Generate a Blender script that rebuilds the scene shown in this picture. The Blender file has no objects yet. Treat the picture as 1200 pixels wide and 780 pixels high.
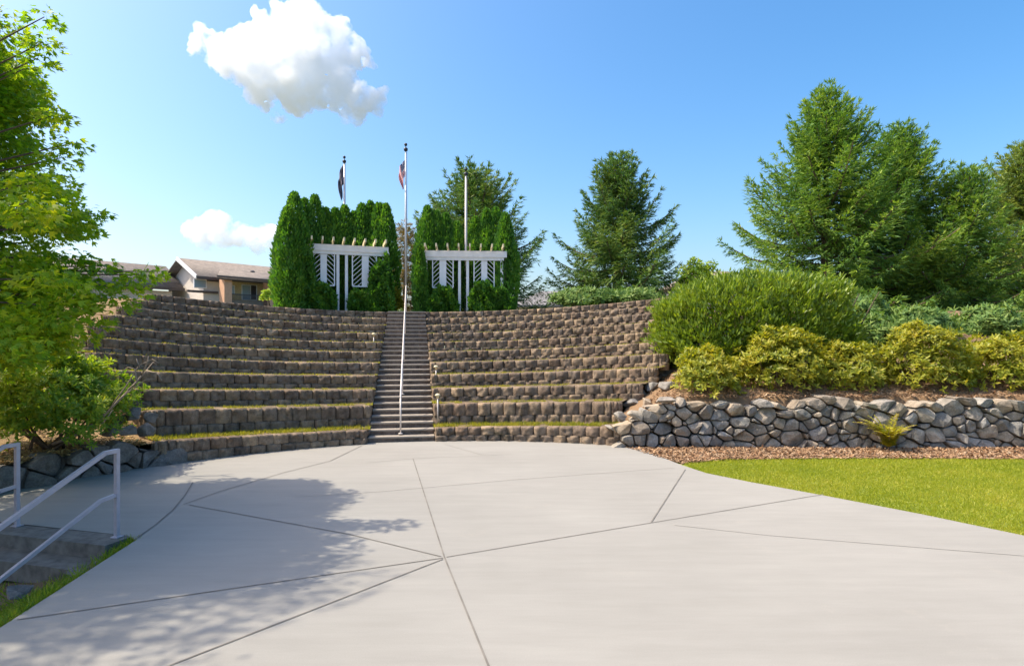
import bpy, bmesh, math, random
import numpy as np
from mathutils import Vector, noise as mnoise

# ------------------------------------------------------------------ camera
rad = math.radians
sc = bpy.context.scene
COL = sc.collection
EYE = 2.4                       # metres above the plaza
FPX = 700.0                     # focal length in photo pixels (photo is 1200 wide)
HY = 400.0                      # row of the horizon in the photo
cd = bpy.data.cameras.new('camera'); cam = bpy.data.objects.new('camera', cd); COL.objects.link(cam)
cam.location = (0, 0, EYE); cam.rotation_euler = (rad(90), 0, 0)
cd.sensor_width = 36; cd.lens = FPX / 1200 * 36; cd.shift_y = 10 / 1200
cd.clip_start = 0.05; cd.clip_end = 5000
sc.camera = cam

# ------------------------------------------------------------------ sky, sun, exposure
SUN_EL, SUN_AZ = rad(55), rad(-92)          # azimuth from +Y, clockwise positive
w = bpy.data.worlds.new('World'); sc.world = w; w.use_nodes = True
wn = w.node_tree.nodes; wl = w.node_tree.links
sky = wn.new('ShaderNodeTexSky'); sky.sky_type = 'NISHITA'; sky.sun_disc = False
sky.sun_elevation = SUN_EL; sky.sun_rotation = SUN_AZ
sky.air_density = 1.0; sky.dust_density = 3.5; sky.ozone_density = 1.5; sky.altitude = 0
hs = wn.new('ShaderNodeHueSaturation'); hs.inputs['Hue'].default_value = .496; hs.inputs['Saturation'].default_value = 1.42
wl.new(sky.outputs[0], hs.inputs['Color']); wl.new(hs.outputs[0], wn['Background'].inputs[0]); wn['Background'].inputs[1].default_value = 0.14
ld = bpy.data.lights.new('sun', 'SUN'); sun = bpy.data.objects.new('sun', ld); COL.objects.link(sun)
ld.energy = 3.1; ld.angle = rad(0.5); ld.color = (1.0, 0.89, 0.71)
SUND = Vector((math.sin(SUN_AZ) * math.cos(SUN_EL), math.cos(SUN_AZ) * math.cos(SUN_EL), math.sin(SUN_EL)))
sun.rotation_euler = SUND.to_track_quat('Z', 'Y').to_euler(); sun.location = (-20, 5, 30)
vs = sc.view_settings; vs.view_transform = 'Standard'; vs.look = 'None'; vs.exposure = 1.06; vs.gamma = 1; vs.use_curve_mapping = False
sc.cycles.max_bounces = 32; sc.cycles.transparent_max_bounces = 8; sc.cycles.volume_bounces = 32
sc.cycles.transmission_bounces = 6; sc.cycles.diffuse_bounces = 4
try:
    sc.cycles.use_denoising = True
    sc.cycles.volume_step_rate = 1.0; sc.cycles.volume_max_steps = 128
except Exception: pass

rng = np.random.default_rng(7); random.seed(7)

# ------------------------------------------------------------------ measuring helpers
def at(x, y, Y):                             # photo pixel + distance -> point
    return Vector(((x - 600) / FPX * Y, Y, EYE + (HY - y) / FPX * Y))
def gp(x, y):                                # photo pixel -> point of the plaza plane
    Y = EYE * FPX / (y - HY); return ((x - 600) / FPX * Y, Y)
CX, CY = -0.312 * EYE, 2.77 * EYE            # centre of the amphitheatre
R1, DR, NT = 3.26 * EYE, 0.30 * EYE, 11
def RK(k): return R1 + (k - 1) * DR
HK = [0] + [EYE * v for v in (.13, .338, .479, .615, .746, .872, .99, 1.112, 1.228, 1.335, 1.44)]
AX = rad(-13)
def rise(k, phi):                            # the terraces climb a little towards both ends
    d = math.degrees(phi - AX)
    s = (d / 30) ** 2 if d < 0 else (d / 35) ** 2
    return EYE * (.04 + .13 * (k - 1) / 10) * min(s, 1.9) if k > 0 else 0
def HT(k, phi): return HK[k] + rise(k, phi)
def pol(r, phi): return (CX + r * math.sin(phi), CY + r * math.cos(phi))
def phi_px(px, r):                           # angle where the view ray through a photo column meets the circle r
    m = (px - 600) / FPX
    a = m * m + 1; b = -2 * (m * CX + CY); c = CX * CX + CY * CY - r * r
    Y = (-b + math.sqrt(b * b - 4 * a * c)) / (2 * a)
    return math.atan2(m * Y - CX, Y - CY)
def on_arc(px, r):
    p = phi_px(px, r); return pol(r, p)

# ------------------------------------------------------------------ mesh helpers
def mesh_np(name, V, faces, mat, parent=None, smooth=False, uv=None, mi=None):
    """faces: list of int arrays (n,k)"""
    me = bpy.data.meshes.new(name)
    V = np.ascontiguousarray(V, dtype=np.float32).reshape(-1, 3)
    faces = [np.asarray(f, dtype=np.int32) for f in faces if len(f)]
    me.vertices.add(len(V)); me.vertices.foreach_set('co', V.ravel())
    li = np.concatenate([f.ravel() for f in faces]); tot = np.concatenate([np.full(len(f), f.shape[1], np.int32) for f in faces])
    st = np.concatenate([[0], np.cumsum(tot)[:-1]]).astype(np.int32)
    me.loops.add(len(li)); me.loops.foreach_set('vertex_index', li.astype(np.int32))
    me.polygons.add(len(tot)); me.polygons.foreach_set('loop_start', st); me.polygons.foreach_set('loop_total', tot)
    for m in (mat if isinstance(mat, (list, tuple)) else [mat]): me.materials.append(m)
    if mi is not None: me.polygons.foreach_set('material_index', np.asarray(mi, np.int32))
    if smooth: me.polygons.foreach_set('use_smooth', np.ones(len(tot), bool))
    me.update(calc_edges=True)
    if uv is not None:
        l = me.uv_layers.new(name='UVMap'); l.data.foreach_set('uv', np.asarray(uv, np.float32)[li].ravel())
    o = bpy.data.objects.new(name, me); COL.objects.link(o)
    if parent is not None: o.parent = parent
    return o

class MB:
    """collects shapes (polygons of any size) for ONE mesh object"""
    def __init__(s): s.v = []; s.f = []; s.m = []; s.cur = 0
    def add(s, vs, fs):
        b = len(s.v); s.v += [tuple(p) for p in vs]
        for f in fs: s.f.append([b + i for i in f]); s.m.append(s.cur)
    def prism(s, pts, z0, z1):               # plan polygon (counter-clockwise), z may be a list per point
        n = len(pts); a = z0 if isinstance(z0, list) else [z0] * n; c = z1 if isinstance(z1, list) else [z1] * n
        s.add([(p[0], p[1], a[i]) for i, p in enumerate(pts)] + [(p[0], p[1], c[i]) for i, p in enumerate(pts)],
              [list(range(n - 1, -1, -1)), list(range(n, 2 * n))] + [[i, (i + 1) % n, n + (i + 1) % n, n + i] for i in range(n)])
    def box(s, c, d, rz=0, bev=0):
        x, y, z = (q / 2 for q in d); cs, sn = math.cos(rz), math.sin(rz)
        if bev:
            b = min(bev, x * .9, y * .9, z * .9)
            P = []; bm = bmesh.new(); bmesh.ops.create_cube(bm, size=1)
            for v in bm.verts: v.co = (v.co.x * d[0], v.co.y * d[1], v.co.z * d[2])
            bmesh.ops.bevel(bm, geom=bm.edges[:], offset=b, segments=1, affect='EDGES')
            bm.verts.index_update()
            P = [(v.co.x, v.co.y, v.co.z) for v in bm.verts]; F = [[v.index for v in f.verts] for f in bm.faces]; bm.free()
        else:
            P = [(i * x, j * y, k * z) for k in (-1, 1) for j in (-1, 1) for i in (-1, 1)]
            F = [[0, 2, 3, 1], [4, 5, 7, 6], [0, 1, 5, 4], [2, 6, 7, 3], [0, 4, 6, 2], [1, 3, 7, 5]]
        s.add([(c[0] + p[0] * cs - p[1] * sn, c[1] + p[0] * sn + p[1] * cs, c[2] + p[2]) for p in P], F)
    def beam(s, a, b, wd, ht, up=(0, 0, 1)):  # rectangular bar from a to b
        a, b = Vector(a), Vector(b); d = (b - a).normalized(); u = Vector(up)
        sd = d.cross(u)
        if sd.length < 1e-4: sd = d.cross(Vector((1, 0, 0)))
        sd.normalize(); u = sd.cross(d).normalized()
        P = []
        for q in (a, b):
            for i, j in ((-1, -1), (1, -1), (1, 1), (-1, 1)): P.append(q + sd * (i * wd / 2) + u * (j * ht / 2))
        s.add(P, [[3, 2, 1, 0], [4, 5, 6, 7]] + [[i, (i + 1) % 4, 4 + (i + 1) % 4, 4 + i] for i in range(4)])
    def tube(s, pts, rs, n=8, cap=True):
        pts = [Vector(p) for p in pts]; rs = rs if isinstance(rs, (list, tuple)) else [rs] * len(pts)
        P = []; prev = None
        for i, p in enumerate(pts):
            d = (pts[min(i + 1, len(pts) - 1)] - pts[max(i - 1, 0)]).normalized()
            if prev is None:
                prev = d.cross(Vector((0, 0, 1)) if abs(d.z) < .9 else Vector((1, 0, 0))).normalized()
            e1 = (prev - d * prev.dot(d)).normalized(); e2 = d.cross(e1); prev = e1
            for j in range(n):
                t = 2 * math.pi * j / n; P.append(p + (e1 * math.cos(t) + e2 * math.sin(t)) * rs[i])
        F = [[i * n + j, i * n + (j + 1) % n, (i + 1) * n + (j + 1) % n, (i + 1) * n + j] for i in range(len(pts) - 1) for j in range(n)]
        if cap: F += [list(range(n - 1, -1, -1)), [(len(pts) - 1) * n + j for j in range(n)]]
        s.add(P, F)
    def lathe(s, c, prof, n=16):             # prof: (radius, z)
        P = []; F = []
        for r, z in prof:
            for j in range(n): P.append((c[0] + r * math.cos(2 * math.pi * j / n), c[1] + r * math.sin(2 * math.pi * j / n), c[2] + z))
        for i in range(len(prof) - 1):
            for j in range(n): F.append([i * n + j, i * n + (j + 1) % n, (i + 1) * n + (j + 1) % n, (i + 1) * n + j])
        s.add(P, F + [list(range(n - 1, -1, -1)), [(len(prof) - 1) * n + j for j in range(n)]])
    def build(s, name, mat, parent=None, smooth=False):
        me = bpy.data.meshes.new(name); me.from_pydata(s.v, [], s.f)
        for m in (mat if isinstance(mat, (list, tuple)) else [mat]): me.materials.append(m)
        if any(s.m): me.polygons.foreach_set('material_index', s.m)
        if smooth: me.polygons.foreach_set('use_smooth', [True] * len(me.polygons))
        me.update(); o = bpy.data.objects.new(name, me); COL.objects.link(o)
        if parent is not None: o.parent = parent
        return o

def tag(o, label, cat, group=None):
    o['label'] = label; o['category'] = cat
    if group: o['group'] = group
    return o
def struct(o, kind='structure'): o['kind'] = kind; return o
def thing(name, label, cat, group=None):
    o = bpy.data.objects.new(name, None); COL.objects.link(o); o.empty_display_size = .2
    return tag(o, label, cat, group)

# ------------------------------------------------------------------ materials
def new_mat(name):
    m = bpy.data.materials.new(name); m.use_nodes = True
    nt = m.node_tree; return m, nt, nt.nodes['Principled BSDF']
def nd(nt, t, **kw):
    n = nt.nodes.new(t)
    for k, v in kw.items(): setattr(n, k, v)
    return n
def ramp(nt, stops):
    r = nt.nodes.new('ShaderNodeValToRGB'); e = r.color_ramp.elements
    while len(e) < len(stops): e.new(.5)
    for i, (p, c) in enumerate(stops): e[i].position = p; e[i].color = (*c, 1)
    return r
def tex_noise(nt, scale, detail=5, rough=.55, vec=None, stretch=None):
    n = nt.nodes.new('ShaderNodeTexNoise'); n.inputs['Scale'].default_value = scale; n.inputs['Detail'].default_value = detail; n.inputs['Roughness'].default_value = rough
    tc = nt.nodes.new('ShaderNodeTexCoord'); src = tc.outputs['Object']
    if stretch:
        mp = nt.nodes.new('ShaderNodeMapping'); mp.inputs['Scale'].default_value = stretch; nt.links.new(src, mp.inputs[0]); src = mp.outputs[0]
    nt.links.new(src, n.inputs['Vector']); return n
def mixrgb(nt, fac, a, b, mode='MIX'):
    m = nt.nodes.new('ShaderNodeMix'); m.data_type = 'RGBA'; m.blend_type = mode
    for s, v in ((m.inputs[0], fac), (m.inputs[6], a), (m.inputs[7], b)):
        if hasattr(v, 'default_value') or hasattr(v, 'links'): nt.links.new(v, s)
        elif isinstance(v, tuple): s.default_value = (*v, 1)
        else: s.default_value = v
    return m.outputs[2]
def bump(nt, bs, h, strength, dist):
    b = nt.nodes.new('ShaderNodeBump'); b.inputs['Strength'].default_value = strength; b.inputs['Distance'].default_value = dist
    nt.links.new(h, b.inputs['Height']); nt.links.new(b.outputs[0], bs.inputs['Normal'])

def mat_plain(name, col, rough=.5, metal=0, var=.12, scale=6, bmp=0):
    m, nt, bs = new_mat(name); n = tex_noise(nt, scale)
    r = ramp(nt, [(.3, tuple(c * (1 - var) for c in col)), (.7, tuple(min(1, c * (1 + var)) for c in col))])
    nt.links.new(n.outputs[0], r.inputs[0]); nt.links.new(r.outputs[0], bs.inputs['Base Color'])
    bs.inputs['Roughness'].default_value = rough; bs.inputs['Metallic'].default_value = metal
    if bmp: bump(nt, bs, n.outputs[0], .5, bmp)
    return m
def mat_stone(name, cols, nscale=9, bscale=38, bdist=.012, moss=None, streak=False):
    """per-stone colour plus mottling, grit and lichen"""
    m, nt, bs = new_mat(name); g = nd(nt, 'ShaderNodeNewGeometry')
    r = ramp(nt, [(i / (len(cols) - 1), c) for i, c in enumerate(cols)]); nt.links.new(g.outputs['Random Per Island'], r.inputs[0])
    n1 = tex_noise(nt, nscale, 6, .65); r1 = ramp(nt, [(.3, (.55, .54, .52)), (.72, (1.35, 1.33, 1.3))]); nt.links.new(n1.outputs[0], r1.inputs[0])
    c = mixrgb(nt, 1.0, r.outputs[0], r1.outputs[0], 'MULTIPLY')
    n2 = tex_noise(nt, bscale, 7, .75); r2 = ramp(nt, [(.35, (.7, .7, .7)), (.65, (1.2, 1.2, 1.2))]); nt.links.new(n2.outputs[0], r2.inputs[0])
    c = mixrgb(nt, 1.0, c, r2.outputs[0], 'MULTIPLY')
    if moss:
        n3 = tex_noise(nt, 2.2, 6, .7); r3 = ramp(nt, [(.56, (0, 0, 0)), (.7, (.65, .65, .65))]); nt.links.new(n3.outputs[0], r3.inputs[0])
        c = mixrgb(nt, r3.outputs[0], c, moss)
    if streak:                               # run-down stains and weathering patches along the walls
        n4 = tex_noise(nt, 1.6, 6, .7, stretch=(2.2, 2.2, .5)); r4 = ramp(nt, [(.35, (.66, .66, .68)), (.62, (1.1, 1.1, 1.08))]); nt.links.new(n4.outputs[0], r4.inputs[0]); c = mixrgb(nt, 1.0, c, r4.outputs[0], 'MULTIPLY')
    nt.links.new(c, bs.inputs['Base Color']); bs.inputs['Roughness'].default_value = .92
    bs.inputs['Specular IOR Level'].default_value = .25
    bump(nt, bs, n2.outputs[0], .9, bdist); return m
def mat_leaf(name, cols, trans=.35, tcol=None, rough=.5, nscale=1.3, spec=.35):
    m, nt, bs = new_mat(name); g = nd(nt, 'ShaderNodeNewGeometry')
    r = ramp(nt, [(i / (len(cols) - 1), c) for i, c in enumerate(cols)])
    n = tex_noise(nt, nscale, 3); mth = nd(nt, 'ShaderNodeMath', operation='MULTIPLY_ADD')
    nt.links.new(n.outputs[0], mth.inputs[0]); mth.inputs[1].default_value = 1.1; mth.inputs[2].default_value = -.3
    ad = nd(nt, 'ShaderNodeMath', operation='MULTIPLY_ADD'); ad.inputs[1].default_value = .6
    nt.links.new(g.outputs['Random Per Island'], ad.inputs[0]); nt.links.new(mth.outputs[0], ad.inputs[2])
    nt.links.new(ad.outputs[0], r.inputs[0]); nt.links.new(r.outputs[0], bs.inputs['Base Color'])
    bs.inputs['Roughness'].default_value = rough; bs.inputs['Specular IOR Level'].default_value = spec
    if trans:
        t = nd(nt, 'ShaderNodeBsdfTranslucent'); c = mixrgb(nt, 1.0, r.outputs[0], tcol or (1.9, 1.9, .7), 'MULTIPLY'); nt.links.new(c, t.inputs[0])
        mx = nd(nt, 'ShaderNodeMixShader'); mx.inputs[0].default_value = trans
        nt.links.new(bs.outputs[0], mx.inputs[1]); nt.links.new(t.outputs[0], mx.inputs[2])
        nt.links.new(mx.outputs[0], nt.nodes['Material Output'].inputs[0])
    return m
def mat_ground(name, cols, s1=1.2, s2=25, bdist=.03):
    m, nt, bs = new_mat(name); n = tex_noise(nt, s1, 6, .65); n2 = tex_noise(nt, s2, 6, .7)
    r = ramp(nt, [(.25 + .5 * i / (len(cols) - 1), c) for i, c in enumerate(cols)])
    mx = nd(nt, 'ShaderNodeMix'); mx.inputs[0].default_value = .5; nt.links.new(n.outputs[0], mx.inputs[2]); nt.links.new(n2.outputs[0], mx.inputs[3])
    nt.links.new(mx.outputs[0], r.inputs[0]); nt.links.new(r.outputs[0], bs.inputs['Base Color']); bs.inputs['Roughness'].default_value = .95
    bump(nt, bs, n2.outputs[0], .8, bdist); return m

def mat_concrete():
    m, nt, bs = new_mat('plaza_concrete')
    big = tex_noise(nt, .35, 4, .6); brush = tex_noise(nt, 2.2, 6, .7, stretch=(.35, 2.4, 1)); fine = tex_noise(nt, 90, 5, .7)
    c0 = ramp(nt, [(.3, (.262, .251, .229)), (.7, (.302, .29, .266))]); nt.links.new(big.outputs[0], c0.inputs[0])
    c1 = ramp(nt, [(.3, (.93, .93, .93)), (.7, (1.05, 1.05, 1.05))]); nt.links.new(brush.outputs[0], c1.inputs[0])
    c2 = ramp(nt, [(.3, (.93, .93, .92)), (.7, (1.05, 1.05, 1.05))]); nt.links.new(fine.outputs[0], c2.inputs[0])
    c = mixrgb(nt, 1.0, c0.outputs[0], c1.outputs[0], 'MULTIPLY'); c = mixrgb(nt, 1.0, c, c2.outputs[0], 'MULTIPLY')
    st = tex_noise(nt, .9, 7, .75); rs = ramp(nt, [(.60, (0, 0, 0)), (.75, (.22, .22, .22))]); nt.links.new(st.outputs[0], rs.inputs[0])
    c = mixrgb(nt, rs.outputs[0], c, (.40, .35, .29))
    nt.links.new(c, bs.inputs['Base Color']); bs.inputs['Roughness'].default_value = .8; bs.inputs['Specular IOR Level'].default_value = .3
    bump(nt, bs, fine.outputs[0], .25, .004); return m

M = {}
M['plaza'] = mat_concrete()
M['joint'] = mat_plain('joint_filler', (.17, .155, .135), .9, var=.25, scale=4)
M['joint_faint'] = mat_plain('hairline_joint', (.30, .28, .25), .9, var=.1, scale=4)
M['block'] = mat_stone('split_face_block', [(.205, .155, .115), (.275, .205, .15), (.235, .185, .145), (.36, .268, .185), (.188, .15, .12), (.265, .185, .13)], 7, 55, .016, moss=(.05, .055, .035), streak=True)
M['riser'] = mat_stone('riser_block', [(.16, .125, .105), (.19, .15, .13), (.14, .12, .11)], 7, 30, .02)
M['tread'] = mat_plain('step_concrete', (.30, .26, .215), .85, var=.12, scale=8, bmp=.004)
M['rock'] = mat_stone('wall_rock', [(.25, .24, .22), (.335, .31, .27), (.38, .31, .23), (.265, .258, .25), (.40, .325, .245), (.335, .322, .30), (.19, .183, .175), (.28, .235, .19)], 5, 32, .02)
M['rockdark'] = mat_stone('mossy_rock', [(.15, .14, .125), (.22, .20, .18), (.18, .17, .165), (.25, .215, .18)], 5, 32, .02, moss=(.07, .065, .03))
M['soil'] = mat_ground('terrace_soil', [(.085, .06, .035), (.15, .11, .06), (.20, .16, .07)])
M['mulch'] = mat_ground('bark_mulch', [(.16, .09, .05), (.24, .15, .08), (.31, .205, .12)], 3, 40)
M['litter'] = mat_ground('dry_litter', [(.16, .10, .045), (.26, .17, .08), (.34, .24, .12)], 3, 35)
M['lawnsoil'] = mat_ground('lawn_ground', [(.13, .17, .02), (.19, .23, .03), (.23, .27, .035)], .8, 18)
M['field'] = mat_ground('meadow', [(.10, .11, .06), (.14, .145, .08), (.17, .17, .10)], .3, 6)
M['chip'] = mat_stone('bark_chip', [(.17, .085, .045), (.33, .19, .10), (.42, .28, .17), (.25, .15, .09), (.5, .37, .25)], 20, 60, .003)
M['straw'] = mat_stone('dry_leaf', [(.35, .2, .07), (.5, .33, .13), (.6, .44, .2), (.28, .16, .07)], 20, 60, .002)
M['grass'] = mat_leaf('lawn_blade', [(.17, .22, .018), (.24, .285, .022), (.32, .33, .03), (.42, .38, .07)], .4, nscale=.75)
M['tgrass'] = mat_leaf('terrace_blade', [(0.11, 0.165, 0.0165), (0.198, 0.22, 0.022), (0.297, 0.275, 0.033), (0.396, 0.319, 0.077)], .4, nscale=1.2)
M['bgrass'] = mat_leaf('bank_blade', [(.05, .11, .012), (.10, .19, .015), (.20, .27, .02), (.25, .22, .07)], .4, nscale=3)
M['maple'] = mat_leaf('maple_leaf', [(.065, .165, .015), (.12, .245, .017), (.215, .32, .02), (.37, .40, .026)], .5, (2.6, 2.3, .6), nscale=.55)
M['bush'] = mat_leaf('bush_leaf', [(.06, .15, .02), (.12, .235, .024), (.22, .32, .03), (.37, .40, .05)], .42, (2.2, 2.0, .6), nscale=1.4)
M['rhodo'] = mat_leaf('rhododendron_leaf', [(.10, .15, .02), (.20, .24, .024), (.34, .34, .034), (.45, .38, .05)], .38, (1.7, 1.6, .6), rough=.42, nscale=1.6)
M['laurel'] = mat_leaf('laurel_leaf', [(.07, .125, .02), (.125, .20, .022), (.20, .28, .024), (.28, .33, .04)], .3, (1.8, 1.8, .6), rough=.35, nscale=1.4, spec=.5)
M['fir'] = mat_leaf('fir_needle', [(.055, .13, .042), (.10, .205, .045), (.19, .305, .046), (.33, .40, .055)], .25, (1.6, 1.7, .8), rough=.6, nscale=.55)
M['firdark'] = mat_leaf('dark_fir_needle', [(.045, .11, .048), (.075, .165, .05), (.145, .225, .05), (.27, .31, .055)], .22, (1.5, 1.6, .8), rough=.6, nscale=.5)
M['firolive'] = mat_leaf('olive_fir_needle', [(.085, .145, .045), (.14, .215, .055), (.22, .285, .06), (.31, .34, .075)], .28, (1.6, 1.6, .8), rough=.6, nscale=.5)
M['bronze'] = mat_leaf('bronze_needle', [(.13, .11, .05), (.20, .15, .065), (.24, .19, .08), (.14, .17, .05)], .3, (1.8, 1.6, .9), rough=.6, nscale=.8)
M['cypress'] = mat_leaf('arborvitae_spray', [(.03, .105, .022), (.05, .15, .025), (.085, .21, .028), (.16, .29, .035)], .3, (2.2, 2.2, .5), rough=.55, nscale=1.1)
M['juniper'] = mat_leaf('juniper_spray', [(0.07, 0.14, 0.042), (0.105, 0.196, 0.049), (0.154, 0.238, 0.049), (0.21, 0.28, 0.063)], .25, (1.6, 1.7, .8), rough=.6, nscale=1)
M['fern'] = mat_leaf('fern_frond', [(.16, .22, .018), (.29, .31, .025), (.42, .38, .035), (.5, .4, .06)], .4, (1.7, 1.6, .6), nscale=3)
M['bark'] = mat_plain('tree_bark', (.12, .085, .06), .95, var=.45, scale=14, bmp=.03)
M['twig'] = mat_plain('grey_twig', (.30, .24, .19), .9, var=.3, scale=20)
M['white'] = mat_plain('white_paint', (.78, .78, .80), .5, var=.05, scale=5)
M['cream'] = mat_plain('cream_timber', (.70, .60, .38), .6, var=.12, scale=9)
M['rail'] = mat_plain('galvanised_rail', (.46, .43, .48), .45, .3, var=.08, scale=10)
M['hand'] = mat_plain('pale_handrail', (.62, .565, .53), .45, .15, var=.06, scale=5)
M['pole'] = mat_plain('brushed_pole', (.50, .50, .52), .4, .5, var=.06, scale=2)
M['polewhite'] = mat_plain('pale_pole', (.66, .60, .58), .45, .15, var=.06, scale=2)
M['finial'] = mat_plain('dark_finial', (.03, .032, .04), .4, .3)
M['oldconc'] = mat_plain('weathered_concrete', (.15, .138, .12), .95, var=.4, scale=7, bmp=.012)
M['siding'] = mat_plain('pale_siding', (.62, .55, .48), .8, var=.05)
M['sidingtan'] = mat_plain('tan_stucco', (.55, .33, .21), .85, var=.08)
M['trimdark'] = mat_plain('dark_trim', (.10, .075, .065), .7)
M['curtain'] = mat_plain('curtain_cream', (.6, .48, .27), .9, var=.2, scale=12)
M['metaldark'] = mat_plain('dark_balustrade', (.05, .05, .055), .5, .4)
m, nt, bs = new_mat('window_glass'); bs.inputs['Base Color'].default_value = (.28, .36, .45, 1); bs.inputs['Roughness'].default_value = .08; bs.inputs['Specular IOR Level'].default_value = .8; M['glass'] = m
def mat_shingle():
    m, nt, bs = new_mat('roof_shingle'); b = nd(nt, 'ShaderNodeTexBrick'); b.inputs['Scale'].default_value = 3.2; b.inputs['Mortar Size'].default_value = .03
    b.inputs['Color1'].default_value = (.235, .195, .165, 1); b.inputs['Color2'].default_value = (.175, .15, .13, 1); b.inputs['Mortar'].default_value = (.09, .08, .075, 1)
    tc = nd(nt, 'ShaderNodeTexCoord'); nt.links.new(tc.outputs['UV'], b.inputs['Vector'])
    n = tex_noise(nt, 3, 5); r = ramp(nt, [(.3, (.8, .8, .8)), (.7, (1.2, 1.2, 1.2))]); nt.links.new(n.outputs[0], r.inputs[0])
    nt.links.new(mixrgb(nt, 1.0, b.outputs[0], r.outputs[0], 'MULTIPLY'), bs.inputs['Base Color']); bs.inputs['Roughness'].default_value = .9; return m
M['shingle'] = mat_shingle()
def mat_flag():
    m, nt, bs = new_mat('striped_flag'); tc = nd(nt, 'ShaderNodeTexCoord'); sp = nd(nt, 'ShaderNodeSeparateXYZ'); nt.links.new(tc.outputs['UV'], sp.inputs[0])
    def mt(op, a, b=None):
        n = nd(nt, 'ShaderNodeMath', operation=op)
        for i, v in enumerate((a, b)):
            if v is None: continue
            if isinstance(v, (int, float)): n.inputs[i].default_value = v
            else: nt.links.new(v, n.inputs[i])
        return n.outputs[0]
    u, v = sp.outputs[0], sp.outputs[1]
    stripe = mt('LESS_THAN', mt('FRACT', mt('MULTIPLY', v, 6.5)), .5)           # 13 stripes, red at both edges
    c = mixrgb(nt, stripe, (.75, .72, .70), (.66, .03, .05))
    canton = mt('MULTIPLY', mt('LESS_THAN', u, .4), mt('GREATER_THAN', v, 6 / 13))
    fu = mt('SUBTRACT', mt('FRACT', mt('MULTIPLY', u, 15)), .5); fv = mt('SUBTRACT', mt('FRACT', mt('MULTIPLY', v, 9.3)), .5)
    star = mt('LESS_THAN', mt('ADD', mt('MULTIPLY', fu, fu), mt('MULTIPLY', fv, fv)), .07)
    cc = mixrgb(nt, star, (.02, .03, .13), (.75, .75, .75))
    nt.links.new(mixrgb(nt, canton, c, cc), bs.inputs['Base Color']); bs.inputs['Roughness'].default_value = .8; return m
M['flag'] = mat_flag()
def mat_greyflag():
    m, nt, bs = new_mat('charcoal_flag'); tc = nd(nt, 'ShaderNodeTexCoord'); n = nd(nt, 'ShaderNodeTexNoise'); n.inputs['Scale'].default_value = 3
    nt.links.new(tc.outputs['UV'], n.inputs['Vector']); r = ramp(nt, [(.42, (.045, .045, .055)), (.5, (.12, .11, .14)), (.6, (.30, .26, .33))]); nt.links.new(n.outputs[0], r.inputs[0])
    nt.links.new(r.outputs[0], bs.inputs['Base Color']); bs.inputs['Roughness'].default_value = .8; return m
M['greyflag'] = mat_greyflag()

# ------------------------------------------------------------------ leaf clouds
TPL = {   # vertices (along, across, up) and faces
 'rhomb': ([(0, 0, 0), (.45, .5, .06), (1, 0, 0), (.45, -.5, .06)], [(0, 1, 2), (0, 2, 3)]),
 'quad': ([(0, -.3, 0), (0, .3, 0), (1, .22, -.06), (1, -.22, -.06)], [(0, 1, 2, 3)]),
 'spray': ([(0, 0, 0), (.35, .5, .0), (1, .12, -.1), (1, -.12, -.1), (.35, -.5, 0)], [(0, 1, 2, 3, 4)]),
 'needle': ([(0, -.25, 0), (.3, -.5, 0), (1, 0, -.12), (.3, .5, 0), (0, .25, 0)], [(0, 1, 2, 3, 4)]),
 'blade': ([(0, -.5, 0), (0, .5, 0), (.6, .32, .08), (.6, -.32, .08), (1, 0, .3)], [(0, 1, 2), (0, 2, 3), (3, 2, 4)]),
 'tuft': ([(0, -.5, 0), (0, .5, 0), (1, 0, .2)], [(0, 1, 2)]),
 'maple': ([(0, 0, 0), (.5, .2, .02), (1, 0, -.06), (.5, -.2, .02), (.30, .46, 0), (.72, .66, -.05), (.24, .2, .0), (.30, -.46, 0), (.72, -.66, -.05), (.24, -.2, 0), (.05, .55, -.03), (.05, -.55, -.03)],
           [(0, 1, 2, 3), (0, 4, 5, 1), (0, 3, 8, 7), (0, 6, 10, 10), ]),
 'chip': ([(0, -.5, 0), (0, .5, .0), (1, .4, .1), (1, -.5, .05)], [(0, 1, 2, 3)]),
}
TPL['maple'] = (TPL['maple'][0][:4] + TPL['maple'][0][4:6] + TPL['maple'][0][7:9], [(0, 1, 2, 3), (0, 4, 5, 1), (0, 3, 7, 6)])
def unit(a): return a / np.maximum(np.linalg.norm(a, axis=-1, keepdims=True), 1e-9)
def leaves(name, P, F, N, L, W, tpl, mat, parent=None, smooth=False):
    """one leaf-shaped face group per point: P position, F long axis, N rough normal"""
    P = np.asarray(P, float); F = unit(np.asarray(F, float)); N = np.asarray(N, float)
    S = unit(np.cross(N, F) + 1e-6); U = np.cross(F, S)
    n = len(P); L = np.broadcast_to(np.asarray(L, float), (n,)); W = np.broadcast_to(np.asarray(W, float), (n,))
    tv, tf = TPL[tpl]; tv = np.array(tv, float)
    V = P[:, None] + tv[None, :, 0:1] * (F * L[:, None])[:, None] + tv[None, :, 1:2] * (S * W[:, None])[:, None] + tv[None, :, 2:3] * (U * L[:, None])[:, None]
    tf = np.array(tf); fc = (np.arange(n)[:, None, None] * len(tv) + tf[None]).reshape(-1, tf.shape[1])
    return mesh_np(name, V.reshape(-1, 3), [fc], mat, parent, smooth)
def rdir(n): return unit(rng.normal(size=(n, 3)))

# ================================================================== SETTING
def sheet(name, pts, z, mat):
    mb = MB(); mb.add([(p[0], p[1], z) for p in pts], [list(range(len(pts)))]); return struct(mb.build(name, mat))

big = [(3000 * math.cos(t), 3000 * math.sin(t)) for t in np.linspace(0, 2 * math.pi, 49)[:-1]]
sheet('ground', big, -.80, M['field'])

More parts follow.
